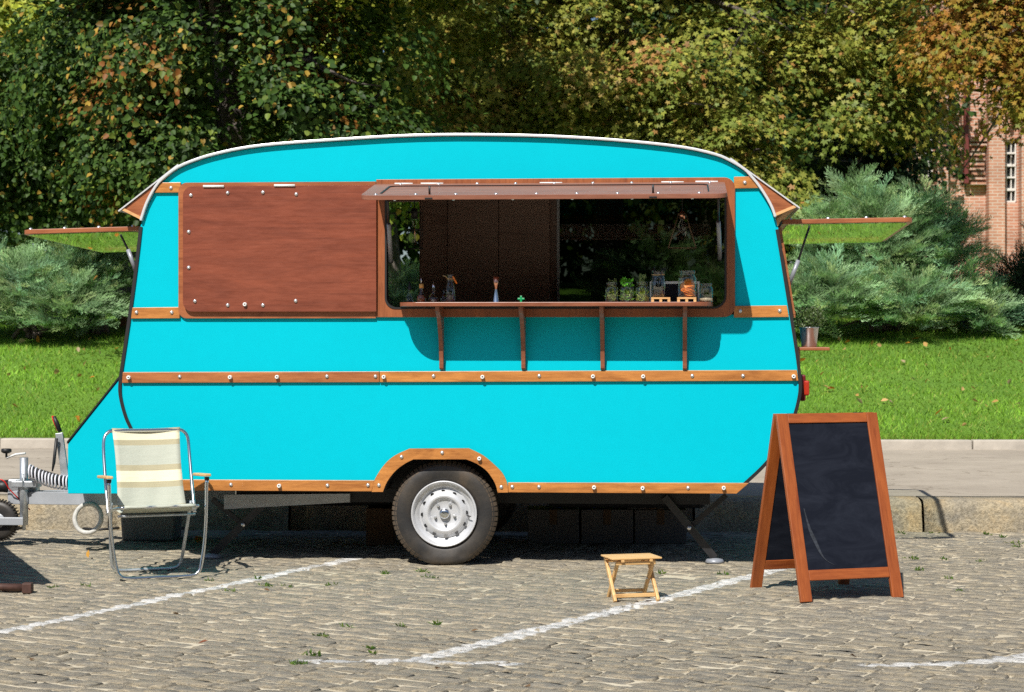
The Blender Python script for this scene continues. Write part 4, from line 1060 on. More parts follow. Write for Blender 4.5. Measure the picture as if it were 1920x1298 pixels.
pallet(1239.5, -.215, 'small wooden pallet coaster under the straw vase'); pallet(1288, -.215, 'small wooden pallet coaster under the jar of orange slices')
e, r, H = jar('straw_vase', 1234, -.215, 'diamond patterned glass vase of black straws tied with twine', 27, 50, px(8.6), 'vase', ribbed=True)
MB().lathe([(0, .004), (r * .7, .006), (r * .9, H * .35), (r * .9, H * .5), (r * .74, H * .74), (0, H * .74)], 20).build('dark_contents', 'water_glass', e)
dm = MB()
for sgn in (-1, 1):
    for k in range(8):
        pts = []
        for q in range(9):
            t = q / 8; a = 2 * math.pi * k / 8 + sgn * t * 1.2; z = H * (.08 + .62 * t); rr = np.interp(z / H, [0, .12, .35, .5, .78], [r * .75, r * .88, r * 1.005, r * 1.005, r * .83]); pts.append((rr * math.cos(a), rr * math.sin(a), z))
        dm.tube(pts, .0014, 5)
dm.build('diamond_relief', 'glass', e)
for k in range(11):
    a = k * 2.4; q = r * .45 * math.sqrt((k + 1) / 11); lean = Vector((math.cos(a) * .25, math.sin(a) * .2, 1))
    MB().tube([(q * math.cos(a), q * math.sin(a), H * .3), tuple(Vector((q * math.cos(a), q * math.sin(a), H * .3)) + lean * (px(34 + (k * 5) % 9)))], .0028, 6).build('straw', 'black', e)
MB().tube([(r * .84 * math.cos(k * .4), r * .84 * math.sin(k * .4), H * .84 + .002 * math.sin(k)) for k in range(17)], .0032, 6).build('twine', 'twine', e)
e, r, H = jar('orange_jar', 1289, -.215, 'large glass jar filled with dried orange slices', 35, 50, px(8.6))
for k in range(18):
    g = np.random.default_rng(40 + k); c = Vector((g.uniform(-.28, .28) * r, g.uniform(-.34, .1) * r, .012 + H * .46 * k / 18)); ax = Matrix.Rotation(g.uniform(-.5, .5), 3, 'X') @ Matrix.Rotation(g.uniform(-.4, .4), 3, 'Y')
    if k > 12: ax = Matrix.Rotation(1.2, 3, 'X') @ Matrix.Rotation(g.uniform(-.3, .3), 3, 'Y')
    s_ = MB().lathe([(0, -.002), (.030, -.002), (.032, 0), (.030, .002), (0, .002)], 16); s_.v = [tuple(ax @ Vector(p) + c) for p in s_.v]; o = s_.build('orange_slice', 'orange_fruit', e)
    s2_ = MB().lathe([(.0255, -.0026), (.0285, -.0026)], 16).lathe([(.0285, .0026), (.0255, .0026)], 16); s2_.v = [tuple(ax @ Vector(p) + c) for p in s2_.v]; s2_.build('pith', 'orange_pith', o)
e, r, H = jar('seed_jar', 1324, -.17, 'small glass jar with a layer of seeds, rightmost on the counter', 27, 35)
MB().lathe([(0, .004), (r * .9, .004), (r * .9, H * .2), (0, H * .24)], 18).build('seeds', 'seeds', e)
# laptop standing behind the jars
lap = tag(empty('laptop', counter_pt(1265, .10), -YAW), 'open silver laptop with a dark screen behind the jars', 'laptop')
MB().box((px(-47), 0, .002), (px(47), .006, px(41))).build('lid', 'alu', lap, bevel=.002)
MB().box((px(-43.5), -.0015, px(3)), (px(43.5), -.0005, px(36))).build('screen', 'screen', lap)
MB().box((px(-47), .007, 0.0), (px(47), .05, .010)).build('base', 'alu', lap)
MB().lathe([(0, -.0025), (.0018, -.0025), (.0018, 0)], 8, (0, 0, px(38.5)), 'Y').build('webcam', 'black', lap)

# hanging cage lamps inside
def bulb(e, z0, r, h, glass='glass'):
    MB().lathe([(r * .35, 0), (r * .4, -h * .08), (r * .8, -h * .3), (r, -h * .6), (r * .7, -h * .88), (0, -h)], 16, (0, 0, z0)).build('bulb', glass, e)
a = V3(777, 398, .38); lz = a.z
e = tag(empty('cage_lamp', W(a.x, .38, lz), -YAW), 'hanging box shaped wire cage lamp with tube bulb, by the left opening edge', 'lamp', 'wire cage lamps inside the trailer')
w_ = px(14) * 1.03; h_ = px(70) * 1.03; fr = MB()
for sx in (-1, 1):
    for sy in (-1, 1): fr.tube([(sx * w_, sy * w_, 0), (sx * w_, sy * w_, -h_)], .0025, 5)
for z in (0, -h_ * .47, -h_):
    for (p, q) in (((-1, -1), (1, -1)), ((1, -1), (1, 1)), ((1, 1), (-1, 1)), ((-1, 1), (-1, -1))): fr.tube([(p[0] * w_, p[1] * w_, z), (q[0] * w_, q[1] * w_, z)], .0025, 5)
fr.build('cage', 'blackmetal', e); MB().lathe([(0, .03), (.02, .02), (.022, -.04), (0, -.045)], 12).build('socket', 'black', e)
MB().tube([(0, 0, .03), (0, 0, .22)], .003, 6).build('cord', 'black', e)
MB().lathe([(.012, -.04), (.017, -.06), (.018, -.19), (.010, -.21), (0, -.214)], 14).build('bulb', 'glass', e); MB().tube([(0, 0, -.05), (.004, 0, -.19)], .003, 6).build('filament', 'copper', e)
a = V3(1279, 402, .5)
e = tag(empty('cage_lamp', W(a.x, .5, a.z), -YAW), 'hanging pyramid wire cage lamp with pear bulb, above the straw vase', 'lamp', 'wire cage lamps inside the trailer')
fr = MB(); t_ = px(7) * 1.04; b_ = px(26) * 1.04; h_ = px(64) * 1.04
co = ((-1, -1), (1, -1), (1, 1), (-1, 1))
for k in range(4):
    p, q = co[k], co[(k + 1) % 4]; fr.tube([(p[0] * t_, p[1] * t_, 0), (p[0] * b_, p[1] * b_, -h_)], .0022, 5)
    for (s_, z) in ((t_, 0), (b_, -h_)): fr.tube([(p[0] * s_, p[1] * s_, z), (q[0] * s_, q[1] * s_, z)], .0022, 5)
fr.tube([(-b_ * .8, -b_ * .8, -h_ * .75), (b_ * .6, -b_ * .6, -h_ * .35)], .0018, 5)
fr.build('cage', 'cage', e); MB().lathe([(0, .02), (.016, .015), (.018, -.03), (0, -.03)], 12).build('socket', 'copper', e)
MB().tube([(0, 0, .02), (0, 0, .2)], .003, 6).build('cord', 'black', e); bulb(e, -.03, .032, .125)

# bucket plant on the end shelf
bp = W(V3(1517, 652, .40).x, .40, sh0.z + .0125)
bk = tag(empty('bucket_plant', bp, -YAW), 'small zinc bucket with a leafy plant on the shelf at the trailer end', 'potted plant')
MB().lathe([(0, 0), (.044, 0), (.046, .004), (.058, .115), (.062, .118), (.062, .124), (.056, .124), (.054, .10), (0, .10)], 28).build('bucket', 'zinc', bk)
MB().lathe([(0, .104), (.055, .104)], 20).build('soil', 'soil', bk)
g = np.random.default_rng(4); 
herb_cloud('foliage', bk, 900, .085, .12, .24, [(.07, .12, .03), (.12, .18, .06), (.05, .09, .02), (.20, .25, .14)], (.006, .016), .3, 14)

# ------------------------------------------------------------------ folding chair
CH_YAW = R_(21)
cp = ground_at(295, 1085)
chair = tag(empty('folding_chair', (cp.x, cp.y, 0.004), CH_YAW), 'folding garden chair with striped canvas and wooden arms beside the trailer', 'chair'); chair.scale = (.97, 1, .96)
# local: x to the right, y away from the viewer
hw = 0.262
def U(pts, r, mat, name, n=5): return MB().tube(spline(pts, n), r, 10).build(name, mat, chair)
U([(-hw - .03, -.03, .60), (-hw - .02, -.045, .30), (-hw + .005, -.055, .10), (-hw + .03, -.06, .03), (-hw + .09, -.06, .011), (0, -.06, .011), (hw - .09, -.06, .011), (hw - .03, -.06, .03), (hw - .005, -.055, .10), (hw + .02, -.045, .30), (hw + .03, -.03, .60)], .0105, 'chrome', 'front_leg_frame', 6)
U([(-hw + .02, .18, .44), (-hw + .03, .27, .25), (-hw + .045, .32, .09), (-hw + .06, .335, .03), (-hw + .11, .34, .011), (0, .34, .011), (hw - .11, .34, .011), (hw - .06, .335, .03), (hw - .045, .32, .09), (hw - .03, .27, .25), (hw - .02, .18, .44)], .010, 'steel', 'rear_leg_frame', 6)
U([(-hw, .17, .37), (-hw, .24, .52), (-hw, .32, .72), (-hw + .005, .345, .82), (-hw + .03, .357, .862), (-hw + .075, .36, .872), (0, .36, .872), (hw - .075, .36, .872), (hw - .03, .357, .862), (hw - .005, .345, .82), (hw, .32, .72), (hw, .24, .52), (hw, .17, .37)], .0105, 'chrome', 'back_frame', 6)
U([(-hw + .01, .20, .385), (-hw + .012, .05, .415), (-hw + .03, -.065, .432), (-hw + .07, -.08, .435), (0, -.08, .435), (hw - .07, -.08, .435), (hw - .03, -.065, .432), (hw - .012, .05, .415), (hw - .01, .20, .385)], .0095, 'chrome', 'seat_frame', 6)
MB().tube([(-hw + .03, .02, .375), (hw - .03, .02, .375)], .0075, 8).build('cross_tube', 'steel', chair)
for sx in (-1, 1):
    o = MB().box((sx * (hw + .03) - .02, -.06, -.008), (sx * (hw + .03) + .02, .27, .009)).build('armrest', 'beech', chair, bevel=.005)
    o.location = (0, 0, .612); o.rotation_euler = (R_(-3), 0, 0)
    MB().lathe([(0, -.02), (.014, -.02), (.016, .0), (0, .0)], 10, (sx * (hw + .03), -.03, .602)).build('arm_cap', 'black', chair)
    MB().tube([(sx * hw, .175, .38), (sx * (hw - .02), .20, .41)], .008, 6).build('hinge_link', 'steel', chair)
# canvas back and seat as one striped sling
def sling(name, path, hwid, sag, vrange):
    nx, ny = 14, len(path); V = []; uvs = []
    for j, (y, z) in enumerate(path):
        for i in range(nx + 1):
            s = -1 + 2 * i / nx; b = sag * (1 - s * s); wv = .003 * math.sin(9 * s + j * .35) * (j / ny)
            V.append((s * (hwid - .012 * math.sin(math.pi * j / ny)), y + b + wv, z - b * .3)); uvs.append((i / nx, vrange[0] + (vrange[1] - vrange[0]) * j / (ny - 1)))
    Fc = [(j * (nx + 1) + i, j * (nx + 1) + i + 1, (j + 1) * (nx + 1) + i + 1, (j + 1) * (nx + 1) + i) for j in range(ny - 1) for i in range(nx)]
    o = MB().add(V, Fc, True).build(name, 'canvas', chair); ul = o.data.uv_layers.new(name='UVMap')
    for l in o.data.loops: ul.data[l.index].uv = uvs[l.vertex_index]
    so = o.modifiers.new('thickness', 'SOLIDIFY'); so.thickness = .003; return o
bp_ = [(.352, .886), (.346, .884)] + [(.352 - .19 * t, .876 - .47 * t) for t in [k / 18 for k in range(19)]]
sling('canvas_back', bp_, hw - .052, .022, (0.0, 1.0))
sling('canvas_seat', [(.17 - .25 * t, .40 + .046 * t - .03 * math.sin(math.pi * t)) for t in [k / 10 for k in range(11)]] + [(-.092, .440), (-.088, .428)], hw - .045, .004, (.757, .95))

# ------------------------------------------------------------------ folding stool
sp_ = ground_at(1184, 1126)
stool = tag(empty('folding_stool', (sp_.x, sp_.y + .02, 0.004), R_(15)), 'small pale wooden folding stool standing on the cobbles', 'stool'); stool.scale = (.93, .93, .94)
for k in range(7):
    MB().box((-.15, -.105 + k * .031, .236), (.15, -.105 + k * .031 + .025, .246)).build('slat', 'beech', stool, bevel=.003)
for sx in (-1, 1):
    for (x, y0, y1) in ((sx * .128, -.10, .085), (sx * .106, .10, -.085)):
        MB().bar((x, y0, .0), (x, y1, .232), .018, .026, (0, 1, 0)).build('leg', 'beech', stool, bevel=.004)
    MB().box((sx * .085 - .009, -.11, .222), (sx * .085 + .009, .115, .2355)).build('seat_rail', 'beech', stool, bevel=.002)
    MB().tube([(sx * .14, 0, .116), (sx * .09, 0, .116)], .005, 8).build('pivot', 'bolt', stool)
MB().bar((-.119, -.078, .032), (.119, -.078, .032), .012, .022).build('stretcher', 'beech', stool, bevel=.003)
MB().bar((-.097, .080, .040), (.097, .080, .040), .012, .020).build('stretcher', 'beech', stool, bevel=.003)
MB().bar((-.119, .078, .214), (.119, .078, .214), .014, .020).build('stretcher', 'beech', stool, bevel=.003)
MB().bar((-.119, -.080, .214), (.119, -.080, .214), .014, .020).build('stretcher', 'beech', stool, bevel=.003)

# ------------------------------------------------------------------ A-frame chalkboard
fl_, fr_ = ground_at(1509, 1129), ground_at(1686, 1124); rl_ = ground_at(1411, 1101)
mid = (fl_ + fr_) / 2
AB_YAW = R_(19); ab_w = 0.612; ab_d = 0.60; ab_h = 0.975
ax_ = Vector((math.cos(AB_YAW), math.sin(AB_YAW), 0)); ay_ = Vector((-math.sin(AB_YAW), math.cos(AB_YAW), 0))
org = mid + ay_ * ab_d / 2
ab = tag(empty('chalkboard_sign', (org.x, org.y, 0.004), AB_YAW), 'A-frame chalkboard sign with orange wooden frame in front of the trailer', 'sign')
def ab_leaf(sgn):
    """one leaf: local sheet coordinates (x, s along the slope, n outwards)"""
    ln_ = math.hypot(ab_d / 2, ab_h); lean = math.atan2(ab_d / 2 - .012, ab_h)
    e = empty('leaf', (0, sgn * ab_d / 2, 0), 0, ab); e.rotation_euler = (sgn * lean, 0, 0)     # local z runs up the slope
    h2 = ab_w / 2; st = 0.066; t = .022
    for sx in (-1, 1):
        MB().box((min(sx * h2, sx * (h2 - st)), -t / 2, 0), (max(sx * h2, sx * (h2 - st)), t / 2, ln_)).build('stile', 'board_wood', e, bevel=.003)
    MB().box((-h2 + st + .0005, -t / 2 + .001, ln_ - .052), (h2 - st - .0005, t / 2 - .001, ln_)).build('top_rail', 'board_wood_x', e, bevel=.003)
    MB().box((-h2 + st + .0005, -t / 2 + .001, .112), (h2 - st - .0005, t / 2 - .001, .167)).build('bottom_rail', 'board_wood_x', e, bevel=.003)
    pn = MB().box((-h2 + st - .004, -.004 + sgn * -.002, .163), (h2 - st + .004, .004 + sgn * -.002, ln_ - .048)).build('blackboard', 'chalk', e)
    if sgn < 0:
        # wiped chalk smear low on the left
        pts = spline([(-.215, 0, .50), (-.20, 0, .40), (-.175, 0, .32), (-.14, 0, .235), (-.09, 0, .195), (-.05, 0, .188)], 5); m = MB(); n = len(pts)
        wv = [.004 + .018 * math.exp(-((k / n - .35) / .2) ** 2) for k in range(n)]
        m.add([(p.x - w2 * .5, -.0027, p.z) for p, w2 in zip(pts, wv)] + [(p.x + w2 * .5, -.0027, p.z) for p, w2 in zip(pts, wv)], [(k, n + k, n + k + 1, k + 1) for k in range(n - 1)])
        o = m.build('chalk_smear', 'chalk_dust', e); o.location.y = .002 - .004 - .0004
    return e
ab_leaf(-1); ab_leaf(1)
ch_ = MB()
for k in range(26):
    t = k / 25; c = Vector((.05, -.19 + .38 * t, .30 - .10 * math.sin(math.pi * t))); ch_.lathe([(.004, -.0015), (.006, 0), (.004, .0015), (.003, 0), (.004, -.0015)], 6, tuple(c))
ch_.build('chain', 'steel', ab)
for sx in (-1, 1): MB().tube([(sx * .2 - .03, 0, ab_h + .001), (sx * .2 + .03, 0, ab_h + .001)], .006, 8).build('hinge', 'blackmetal', ab)

# ------------------------------------------------------------------ things under the trailer
def carton(px0, px1, py0, py1, d, depth, label, mat, rz, lift=0.0, group='cardboard boxes under the trailer'):
    a = world_at(px0, py1, d); b = world_at(px1, py0, d); w = b.x - a.x; h = (EYE - (py0 - HY) * d / F_PX) - lift
    e = tag(empty('cardboard_box', ((a.x + b.x) / 2, a.y + depth / 2, lift + .004), rz), label, 'box', group)
    m = MB().box((-w / 2, -depth / 2, 0), (w / 2, depth / 2, h)).build('box_body', mat, e, bevel=.004)
    MB().box((-w / 2 - .0005, -depth / 2 - .0015, h * .72), (w / 2 + .0005, -depth / 2 - .0008, h * .725)).build('flap_seam', 'darkgrey', e)
    MB().box((-.025, -depth / 2 - .002, h - .10), (.025, depth / 2, h + .0015)).build('packing_tape', 'card_brown', e); return e
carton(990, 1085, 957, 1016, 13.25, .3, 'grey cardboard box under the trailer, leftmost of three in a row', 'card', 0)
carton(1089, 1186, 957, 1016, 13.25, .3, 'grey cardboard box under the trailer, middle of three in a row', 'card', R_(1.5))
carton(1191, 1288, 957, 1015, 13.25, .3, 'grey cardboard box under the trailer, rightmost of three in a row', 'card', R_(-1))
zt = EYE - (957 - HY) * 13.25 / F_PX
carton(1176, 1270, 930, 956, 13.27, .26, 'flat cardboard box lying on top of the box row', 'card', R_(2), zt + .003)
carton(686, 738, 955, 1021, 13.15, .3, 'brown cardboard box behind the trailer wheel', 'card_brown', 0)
for k, (x_, lab) in enumerate(((1047, 'blue water bottle lying on the leftmost grey box'), (1116, 'blue water bottle lying on the middle grey box'))):
    c = world_at(x_, 957, 13.3); e = tag(empty('water_bottle', (c.x, c.y + .12, zt + .008), 0), lab, 'bottle', 'blue water bottles under the trailer')
    MB().lathe([(0, -.13), (.08, -.13), (.092, -.12), (.092, -.05), (.087, -.04), (.092, -.03), (.092, .06), (.05, .12), (.03, .13), (.03, .15), (0, .15)], 20, (0, 0, .094), 'Y').build('bottle_body', 'blue_water', e)
    MB().lathe([(0, .15), (.032, .15), (.032, .17), (0, .17)], 14, (0, 0, .094), 'Y').build('cap', 'white_plastic', e)
a, b = world_at(224, 1011, 13.4), world_at(330, 945, 13.4)
bn = tag(empty('storage_bin', ((a.x + b.x) / 2, a.y + .15, .004)), 'dark grey plastic storage bin behind the folding chair', 'bin'); w = (b.x - a.x) / 2; h = b.z
MB().add([(-w * .93, -.14, 0), (w * .93, -.14, 0), (w * .93, .14, 0), (-w * .93, .14, 0), (-w, -.15, h), (w, -.15, h), (w, .15, h), (-w, .15, h)], [(0, 3, 2, 1), (4, 5, 6, 7), (0, 1, 5, 4), (1, 2, 6, 5), (2, 3, 7, 6), (3, 0, 4, 7)]).build('bin_body', 'grey_box', bn, bevel=.015)
MB().box((-w - .008, -.158, h - .02), (w + .008, .158, h + .008)).build('rim', 'grey_box', bn, bevel=.005)
# cables lying by the kerb
for k, (y0, lab) in enumerate(((992, 'black power cable lying along the kerb, nearest of three'), (988, 'black power cable lying along the kerb, middle of three'), (985, 'black power cable lying along the kerb, farthest of three'))):
    pts = []
    for q in range(16):
        xx = -40 + q * 26; p = ground_at(xx, y0 + 4 * math.sin(q * .9 + k * 2) - (3 if k == 2 else 0)); p.z = .012 + .004 * k + .006 * max(0, math.sin(q * 1.3 + k)); pts.append(p)
    tag(MB().tube(spline(pts, 5), .0095, 7).build('power_cable', 'black'), lab, 'cable', 'power cables by the kerb')

# folding table standing outside the frame on the left: its shadow and one foot are in the picture
tb = tag(empty('folding_table', (-3.9, -1.0, .004)), 'table at the left picture edge, only a rusty brown pipe foot in view', 'table')
P1 = Vector((-2.83 + 3.9, -1.40 + 1.0, .70)); da = Vector((-.371, .928, 0)); db = Vector((-.928, -.371, 0))
q = [P1, P1 + da * 2.4, P1 + da * 2.4 + db * 1.1, P1 + db * 1.1]
MB().add([tuple(p) for p in q] + [tuple(p + Vector((0, 0, .03))) for p in q], [(0, 1, 2, 3), (7, 6, 5, 4), (1, 0, 4, 5), (2, 1, 5, 6), (3, 2, 6, 7), (0, 3, 7, 4)]).build('table_top', 'ply', tb)
for (i, j) in ((.25, .3), (2.1, .3), (.25, .9), (2.1, .9)):
    p = P1 + da * i + db * j; MB().tube([(p.x, p.y, .7), (p.x, p.y, .03)], .016, 8).build('leg', 'rust', tb)
f0, f1 = ground_at(-120, 1098, .03), ground_at(50, 1102, .03)
for v_ in (f0, f1): v_ -= Vector((-3.9, -1.0, .004))
MB().tube([f0, f1], .021, 12).build('foot_pipe', 'rust', tb); MB().box((f1.x - .02, f1.y - .03, -.002), (f1.x + .032, f1.y + .03, f1.z + .026)).build('foot_cap', 'rust', tb, bevel=.004)
pl = P1 + da * .25 + db * .3; MB().tube([(pl.x, pl.y, .03), f0], .016, 8).build('foot_brace', 'rust', tb)

# ------------------------------------------------------------------ small growth and litter on the ground
wd = [(560, 1246), (1745, 1000), (1690, 1001), (1850, 1003), (485, 1085), (535, 1101), (500, 1100), (161, 1099), (103, 1103), (810, 1084), (790, 1073), (722, 1076), (605, 1194), (583, 1229), (650, 1177), (815, 1171), (690, 1217), (700, 1226), (752, 1176), (1355, 1079), (1240, 1076), (1780, 1086), (1710, 1049), (1725, 1071), (1880, 1009), (1900, 1020), (1907, 1026), (1840, 1053), (1770, 1050), (1800, 1109), (395, 1089), (430, 1108), (620, 1099)]
for k, (a_, b_) in enumerate(wd):
    p = ground_at(a_, b_); e = tag(empty('weed_tuft', (p.x, p.y, -.006)), 'tiny green weed tuft growing in a cobble joint', 'weed', 'weeds in the cobble joints')
    herb_cloud('blades', e, int(12 + 14 * random.random()), .04 * random.uniform(.4, 1.1), 0, .008, [(.07, .14, .02), (.12, .18, .03), (.05, .10, .02)], (.004, .026), .3, 60 + k); e.scale = (1.3, .6, 1); e.rotation_euler = (0, 0, -CA)
M['litter'] = leafmat('fallen_leaf', 0.6, 0.25)
def flat_leaf(p, s, col, nm, label, cat, group, seed, tilt=.5):
    g = np.random.default_rng(seed); a = g.uniform(0, 6.28)
    V = np.array([(0, -.5, 0), (-.32, -.15, .10), (-.26, .2, .14), (0, .55, .05), (.26, .2, .12), (.32, -.15, .16)]) * s
    V = V @ np.array(Matrix.Rotation(g.normal(0, tilt), 3, 'X') @ Matrix.Rotation(g.normal(0, tilt), 3, 'Y') @ Matrix.Rotation(a, 3, 'Z')); V[:, 2] -= V[:, 2].min()
    o = fast_mesh(nm, V, np.array([(0, 3, 2, 1), (0, 5, 4, 3)]), M['litter'], None, np.array([col, col])); o.location = p; tag(o, label, cat, group)
for k in range(70):
    g = np.random.default_rng(500 + k); x_ = g.uniform(1500, 1915) if k < 46 else g.uniform(0, 225); d = g.uniform(20.7, 26.3); X = (x_ - CX) * d / F_PX; y = d - D0
    c = [(.50, .30, .10), (.60, .38, .16), (.55, .22, .03), (.45, .34, .20)][k % 4]
    flat_leaf((X, y, lawn_z(X, y) + .035), g.uniform(.06, .11), c, 'fallen_leaf', 'pale yellow brown fallen leaf lying on the lawn', 'leaf', 'fallen leaves on the lawn', 900 + k, .7)
flat_leaf(ground_at(373, 1018) + Vector((0, 0, .006)), .09, (.75, .22, .01), 'fallen_leaf', 'bright orange fallen leaf in the shade behind the chair', 'leaf', None, 1)
flat_leaf(ground_at(380, 1210) + Vector((0, 0, .006)), .05, (.22, .08, .04), 'fallen_leaf', 'small red brown dry leaf on the open cobbles', 'leaf', None, 2)
flat_leaf(ground_at(166, 1048) + Vector((0, 0, .006)), .05, (.6, .32, .06), 'fallen_leaf', 'small tan leaf on cobbles left of the chair', 'leaf', None, 3)
for k in range(10):
    flat_leaf(ground_at(*[(500, 1110), (990, 1290), (1240, 1205), (820, 1258), (1130, 1010), (1600, 1235), (890, 1186), (330, 1155), (1350, 1180), (60, 1240)][k]) + Vector((0, 0, .006)), .035, (.20, .12, .06), 'fallen_leaf', 'tiny dry brown leaf on the cobbles', 'leaf', 'dry leaves on the cobbles', 30 + k)

# ------------------------------------------------------------------ trees
def bark_mat():
    m, nt, bs, out = newmat('grey_brown_bark')
    v = coords(nt, (6, 6, 1.2)); n1 = noise(nt, v, 3, 6, 0.7, 0.6)
    r = ramp(nt, [(0.35, (0.06, 0.048, 0.042)), (0.65, (0.20, 0.165, 0.145))]); nt.links.new(n1, r.inputs[0]); nt.links.new(r.outputs[0], bs.inputs['Base Color'])
    bs.inputs['Roughness'].default_value = 0.9; bump(nt, bs, n1, 1.0, 0.04); return m
M['bark'] = bark_mat()
M['leaf'] = leafmat('broad_leaves', 0.5, 0.24)
M['needle'] = leafmat('juniper_needles', 0.55, 0.34)
LINDEN = (np.array([(0, 0, 0), (-.40, .18, .09), (-.36, .62, .07), (0, 1.05, -.12), (.36, .62, .07), (.40, .18, .09)]), np.array([(0, 3, 2, 1), (0, 5, 4, 3)]))
def lobe(a, l, w): ca, sa = math.cos(a), math.sin(a); return [(0, 0, 0), (-w * ca + .5 * l * sa, w * sa + .5 * l * ca, .03), (l * sa, l * ca, -.06 * l), (w * ca + .5 * l * sa, -w * sa + .5 * l * ca, .03)]
_mp = [p for a, l, w in ((0, 1.0, .20), (.85, .86, .19), (-.85, .86, .19), (1.75, .55, .15), (-1.75, .55, .15)) for p in lobe(a, l, w)]
MAPLE = (np.array(_mp) + np.array([0, .12, 0]), np.arange(20).reshape(5, 4))
SIMPLE = (np.array([(0, 0, 0), (-.42, .45, .1), (0, 1.0, -.1), (.42, .45, .1)]), np.array([(0, 1, 2, 3)]))

def leaves(C, Nn, RAD, per, size, templ, pal, g, flat=0.25, jit=0.55, hang=0.35, bough=None):
    """leaves of every spray: discs of foliage with centre C, facing Nn, radius RAD; returns verts, faces, colours"""
    n = len(C); idx = np.repeat(np.arange(n), per); N = len(idx)
    Nv = Nn[idx]; rnd = g.normal(0, 1, (N, 3)); rnd -= (rnd * Nv).sum(1)[:, None] * Nv
    rad = RAD[idx][:, None]; offs = rnd * rad * .5
    rr = np.linalg.norm(offs, axis=1)[:, None]
    P = C[idx] + offs + Nv * g.normal(0, flat, (N, 1)) * rad - np.array([0, 0, 1]) * (rr ** 2) / np.maximum(rad, .05) * .35
    nn = Nv + g.normal(0, jit, (N, 3)); nn /= np.linalg.norm(nn, axis=1)[:, None]
    d = offs / np.maximum(rr, 1e-4) + g.normal(0, .5, (N, 3)) - np.array([0, 0, hang]); d -= (d * nn).sum(1)[:, None] * nn; d /= np.linalg.norm(d, axis=1)[:, None]
    s = np.cross(d, nn); S = (size * g.uniform(.7, 1.25, N))[:, None, None]
    T, Fc = templ
    V = P[:, None, :] + S * (T[None, :, 0:1] * s[:, None, :] + T[None, :, 1:2] * d[:, None, :] + T[None, :, 2:3] * nn[:, None, :])
    Ff = (np.arange(N)[:, None, None] * len(T) + Fc[None]).reshape(-1, Fc.shape[1])
    col = np.repeat(pal(idx if bough is None else bough[idx], P, g), len(Fc), 0)
    return V.reshape(-1, 3), Ff, col, P, d, nn, S[:, 0, 0]

def palette(cols, weights, clump=0.6):
    cols = np.array(cols); w = np.array(weights) / sum(weights)
    def f(idx, P, g):
        k = idx.max() + 1; base = g.choice(len(cols), size=k, p=w)
        pick = np.where(g.random(len(idx)) < clump, base[idx], g.choice(len(cols), size=len(idx), p=w))
        return cols[pick] * g.uniform(.72, 1.28, (len(idx), 1))
    return f

def lobes_points(lobes, n, g):
    """bough centres on and just inside a set of ellipsoidal lobes (cx,cy,cz,rx,ry,rz), with outward normals"""
    L = np.array(lobes); area = (L[:, 3] * L[:, 5]); k = g.choice(len(L), size=n, p=area / area.sum())
    d = g.normal(0, 1, (n, 3)); d[:, 1] -= .35; d /= np.linalg.norm(d, axis=1)[:, None]
    r = np.clip(1 - np.abs(g.normal(0, .22, n)), .2, 1.02)
    Nn = d / L[k, 3:]; Nn /= np.linalg.norm(Nn, axis=1)[:, None]
    return L[k, :3] + d * L[k, 3:] * r[:, None], Nn

def boughs(C0, N0, m, R, g, reject=None):
    """each bough is a fan of leafy sprays: upper ones tilted to the light, lower ones drooping"""
    n = len(C0); idx = np.repeat(np.arange(n), m); N = len(idx)
    Rr = (R * g.uniform(.6, 1.35, n))[idx][:, None]
    off = g.normal(0, 1, (N, 3)) * np.array([1, 1, .5]) * Rr * .62
    C = C0[idx] + off - np.array([0, 0, 1]) * (off[:, :2] ** 2).sum(1)[:, None] / Rr * .25
    nn = N0[idx] * .55 + np.array([0, -.1, .75]) + off / Rr * .55 + g.normal(0, .18, (N, 3)); nn /= np.linalg.norm(nn, axis=1)[:, None]
    if reject is not None:
        keep = ~reject(C, g); C, nn, idx = C[keep], nn[keep], idx[keep]
    return C, nn, idx

def branches(base, top, lobes, g, r0, nlimb=10, sub=5, wob=1.0):
    """tapered trunk and limbs that reach into the lobes"""
    base, top = Vector(base), Vector(top); tr = MB()
    pts = spline([base, base.lerp(top, .35) + Vector((g.normal(0, .12), g.normal(0, .12), 0)) * wob, base.lerp(top, .7) + Vector((g.normal(0, .2), g.normal(0, .2), 0)) * wob, top], 6)
    n = len(pts); tr.tube(pts, [r0 * (1.25 if i == 0 else 1 - .75 * i / n) for i in range(n)], 14)
    lm = MB()
    for k in range(nlimb):
        t = g.uniform(.28, .95); p = pts[int(t * (n - 1))]; L = lobes[int(g.integers(len(lobes)))]
        d = Vector(g.normal(0, 1, 3)).normalized(); q = Vector((L[0] + d.x * L[3] * .75, L[1] + d.y * L[4] * .75, L[2] + d.z * L[5] * .75))
        m1 = p.lerp(q, .4) + Vector((g.normal(0, .2), g.normal(0, .2), .25)); m2 = p.lerp(q, .75) + Vector((g.normal(0, .15), g.normal(0, .15), .15)); c = spline([p, m1, m2, q], 5); r1 = r0 * (1 - .7 * t) * .45
        lm.tube(c, [r1 * (1 - .85 * i / len(c)) for i in range(len(c))], 7)
        for _ in range(sub):
            i = int(g.integers(3, len(c) - 2)); e = c[i] + Vector(g.normal(0, .55, 3)) + Vector((0, 0, -.15)); c2 = spline([c[i], c[i].lerp(e, .5) + Vector(g.normal(0, .1, 3)), e], 4)
            lm.tube(c2, [r1 * .35 * (1 - .8 * j / len(c2)) for j in range(len(c2))], 5)
    return tr, lm

